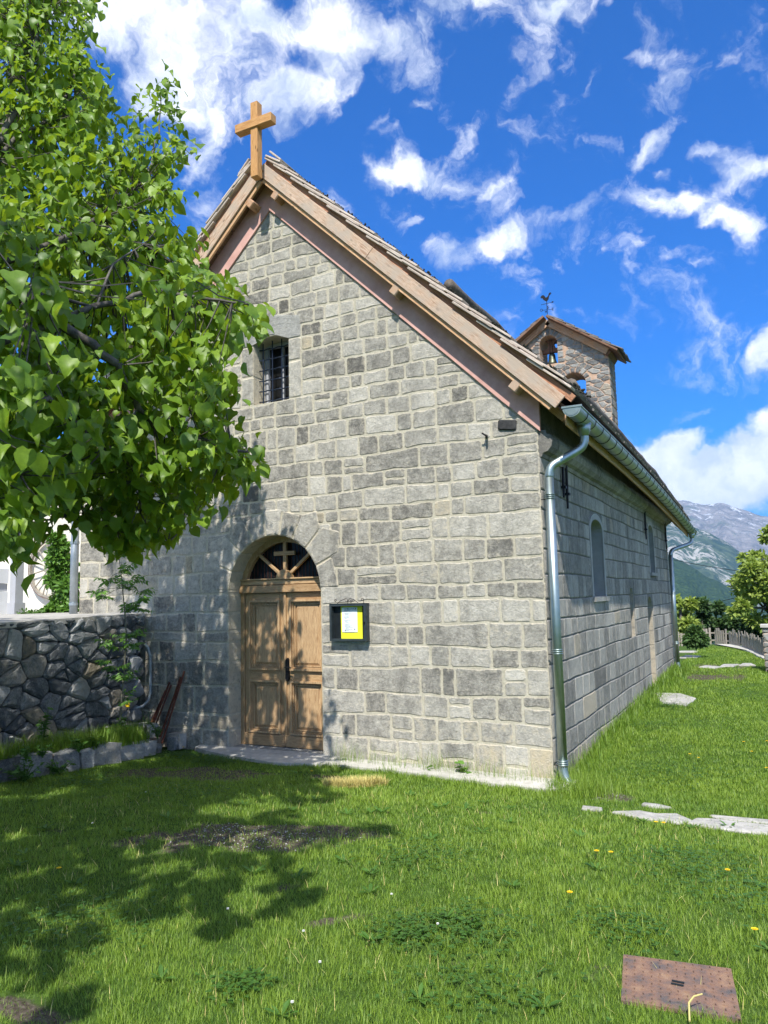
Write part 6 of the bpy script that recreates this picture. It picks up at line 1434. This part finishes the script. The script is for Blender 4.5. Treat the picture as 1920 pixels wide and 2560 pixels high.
DL = [(1.06, -2.91, 'left of a close pair in mid lawn'), (1.15, -2.89, 'right of a close pair in mid lawn'), (1.87, -2.94, 'alone at the right above the manhole cover'), (1.12, -3.89, 'tiny and low in the centre foreground'), (-1.94, -4.77, 'alone in the shaded lawn at the far left'), (1.26, -1.62, 'left of two just in front of the path stones'), (1.33, -1.70, 'right of two just in front of the path stones'), (2.05, -3.95, 'at the right edge above the manhole cover'), (2.02, 2.55, 'farthest right on the side lawn'), (1.76, 2.43, 'left of the far group on the side lawn'), (1.86, 2.0, 'middle of the far group on the side lawn'), (2.02, 1.38, 'near one of the far group on the side lawn'), (-2.46, -1.0, 'by the concrete strip below the notice board'), (1.2, 1.66, 'left of two beside the side lawn rosette'), (1.3, 1.6, 'right of two beside the side lawn rosette'), (-4.95, -.3, 'at the foot of the rusty bars')]
for i, (x, y, l) in enumerate(DL): flower('dandelion', x, y, rnd.uniform(.05, .08), .017, M['yellow'], 'yellow dandelion '+l, 'flower', 'dandelions in the lawn')
WFs = [(-.56, -4.79, 'near the left foreground'), (-.02, -4.85, 'in the centre foreground'), (.19, -4.26, 'upper left of a clover patch'), (.58, -4.5, 'beside a clover patch in the centre'), (.25, -5.12, 'low in the centre'), (.34, -5.48, 'at the bottom edge of the photo'), (-2.64, -3.88, 'in the shaded lawn'), (-3.07, -2.88, 'in the shade near the bed')]
for x, y, l in WFs: flower('daisy', x, y, .045, .0075, M['white_flower'], 'tiny white flower '+l, 'flower', 'small white flowers in the lawn', True)
for x, y, z, l in ((-5.3, -1.75, .42, 'left of the sapling in the bed'), (-5.25, -1.35, .38, 'nearest the sapling in the bed'), (-5.15, -2.75, .5, 'at the left edge of the bed')): flower('seed_head', x, y, .16, .02, M['white_flower'], 'white dandelion seed head '+l, 'flower', 'seed heads in the bed', True, z=z-.1)
# fallen stick over the manhole edge
mb = MB(); mb.tube([(1.84, -4.88, .25), (1.83, -4.79, .275), (1.845, -4.745, .283), (1.875, -4.71, .283)], [.004, .004, .0035, .003], 6); tag(mb.build('stick', M['straw']), 'pale bent dry stick at the bottom edge in front of the manhole cover', 'stick')
# ------------------------------------------------------------------ air
def haze():
    mb = MB(); mb.box(-9300, 9300, -3300, 9300, -3000, 760); m = bpy.data.materials.new('haze_air'); m.use_nodes = True; nt = m.node_tree; nt.nodes.clear()
    v = N(nt, 'ShaderNodeVolumePrincipled'); v.inputs['Color'].default_value = (.34, .66, 1, 1); v.inputs['Density'].default_value = HAZE; v.inputs['Anisotropy'].default_value = .2
    o = N(nt, 'ShaderNodeOutputMaterial'); L(nt, v.outputs[0], o.inputs['Volume']); tag(mb.build('haze', m), 'thin blue air haze', kind='stuff')
HAZE = 1.25e-4
if HAZE: haze()
print('objects', len(bpy.data.objects), 'tris', sum(len(o.data.polygons) for o in bpy.data.objects if o.type == 'MESH'))
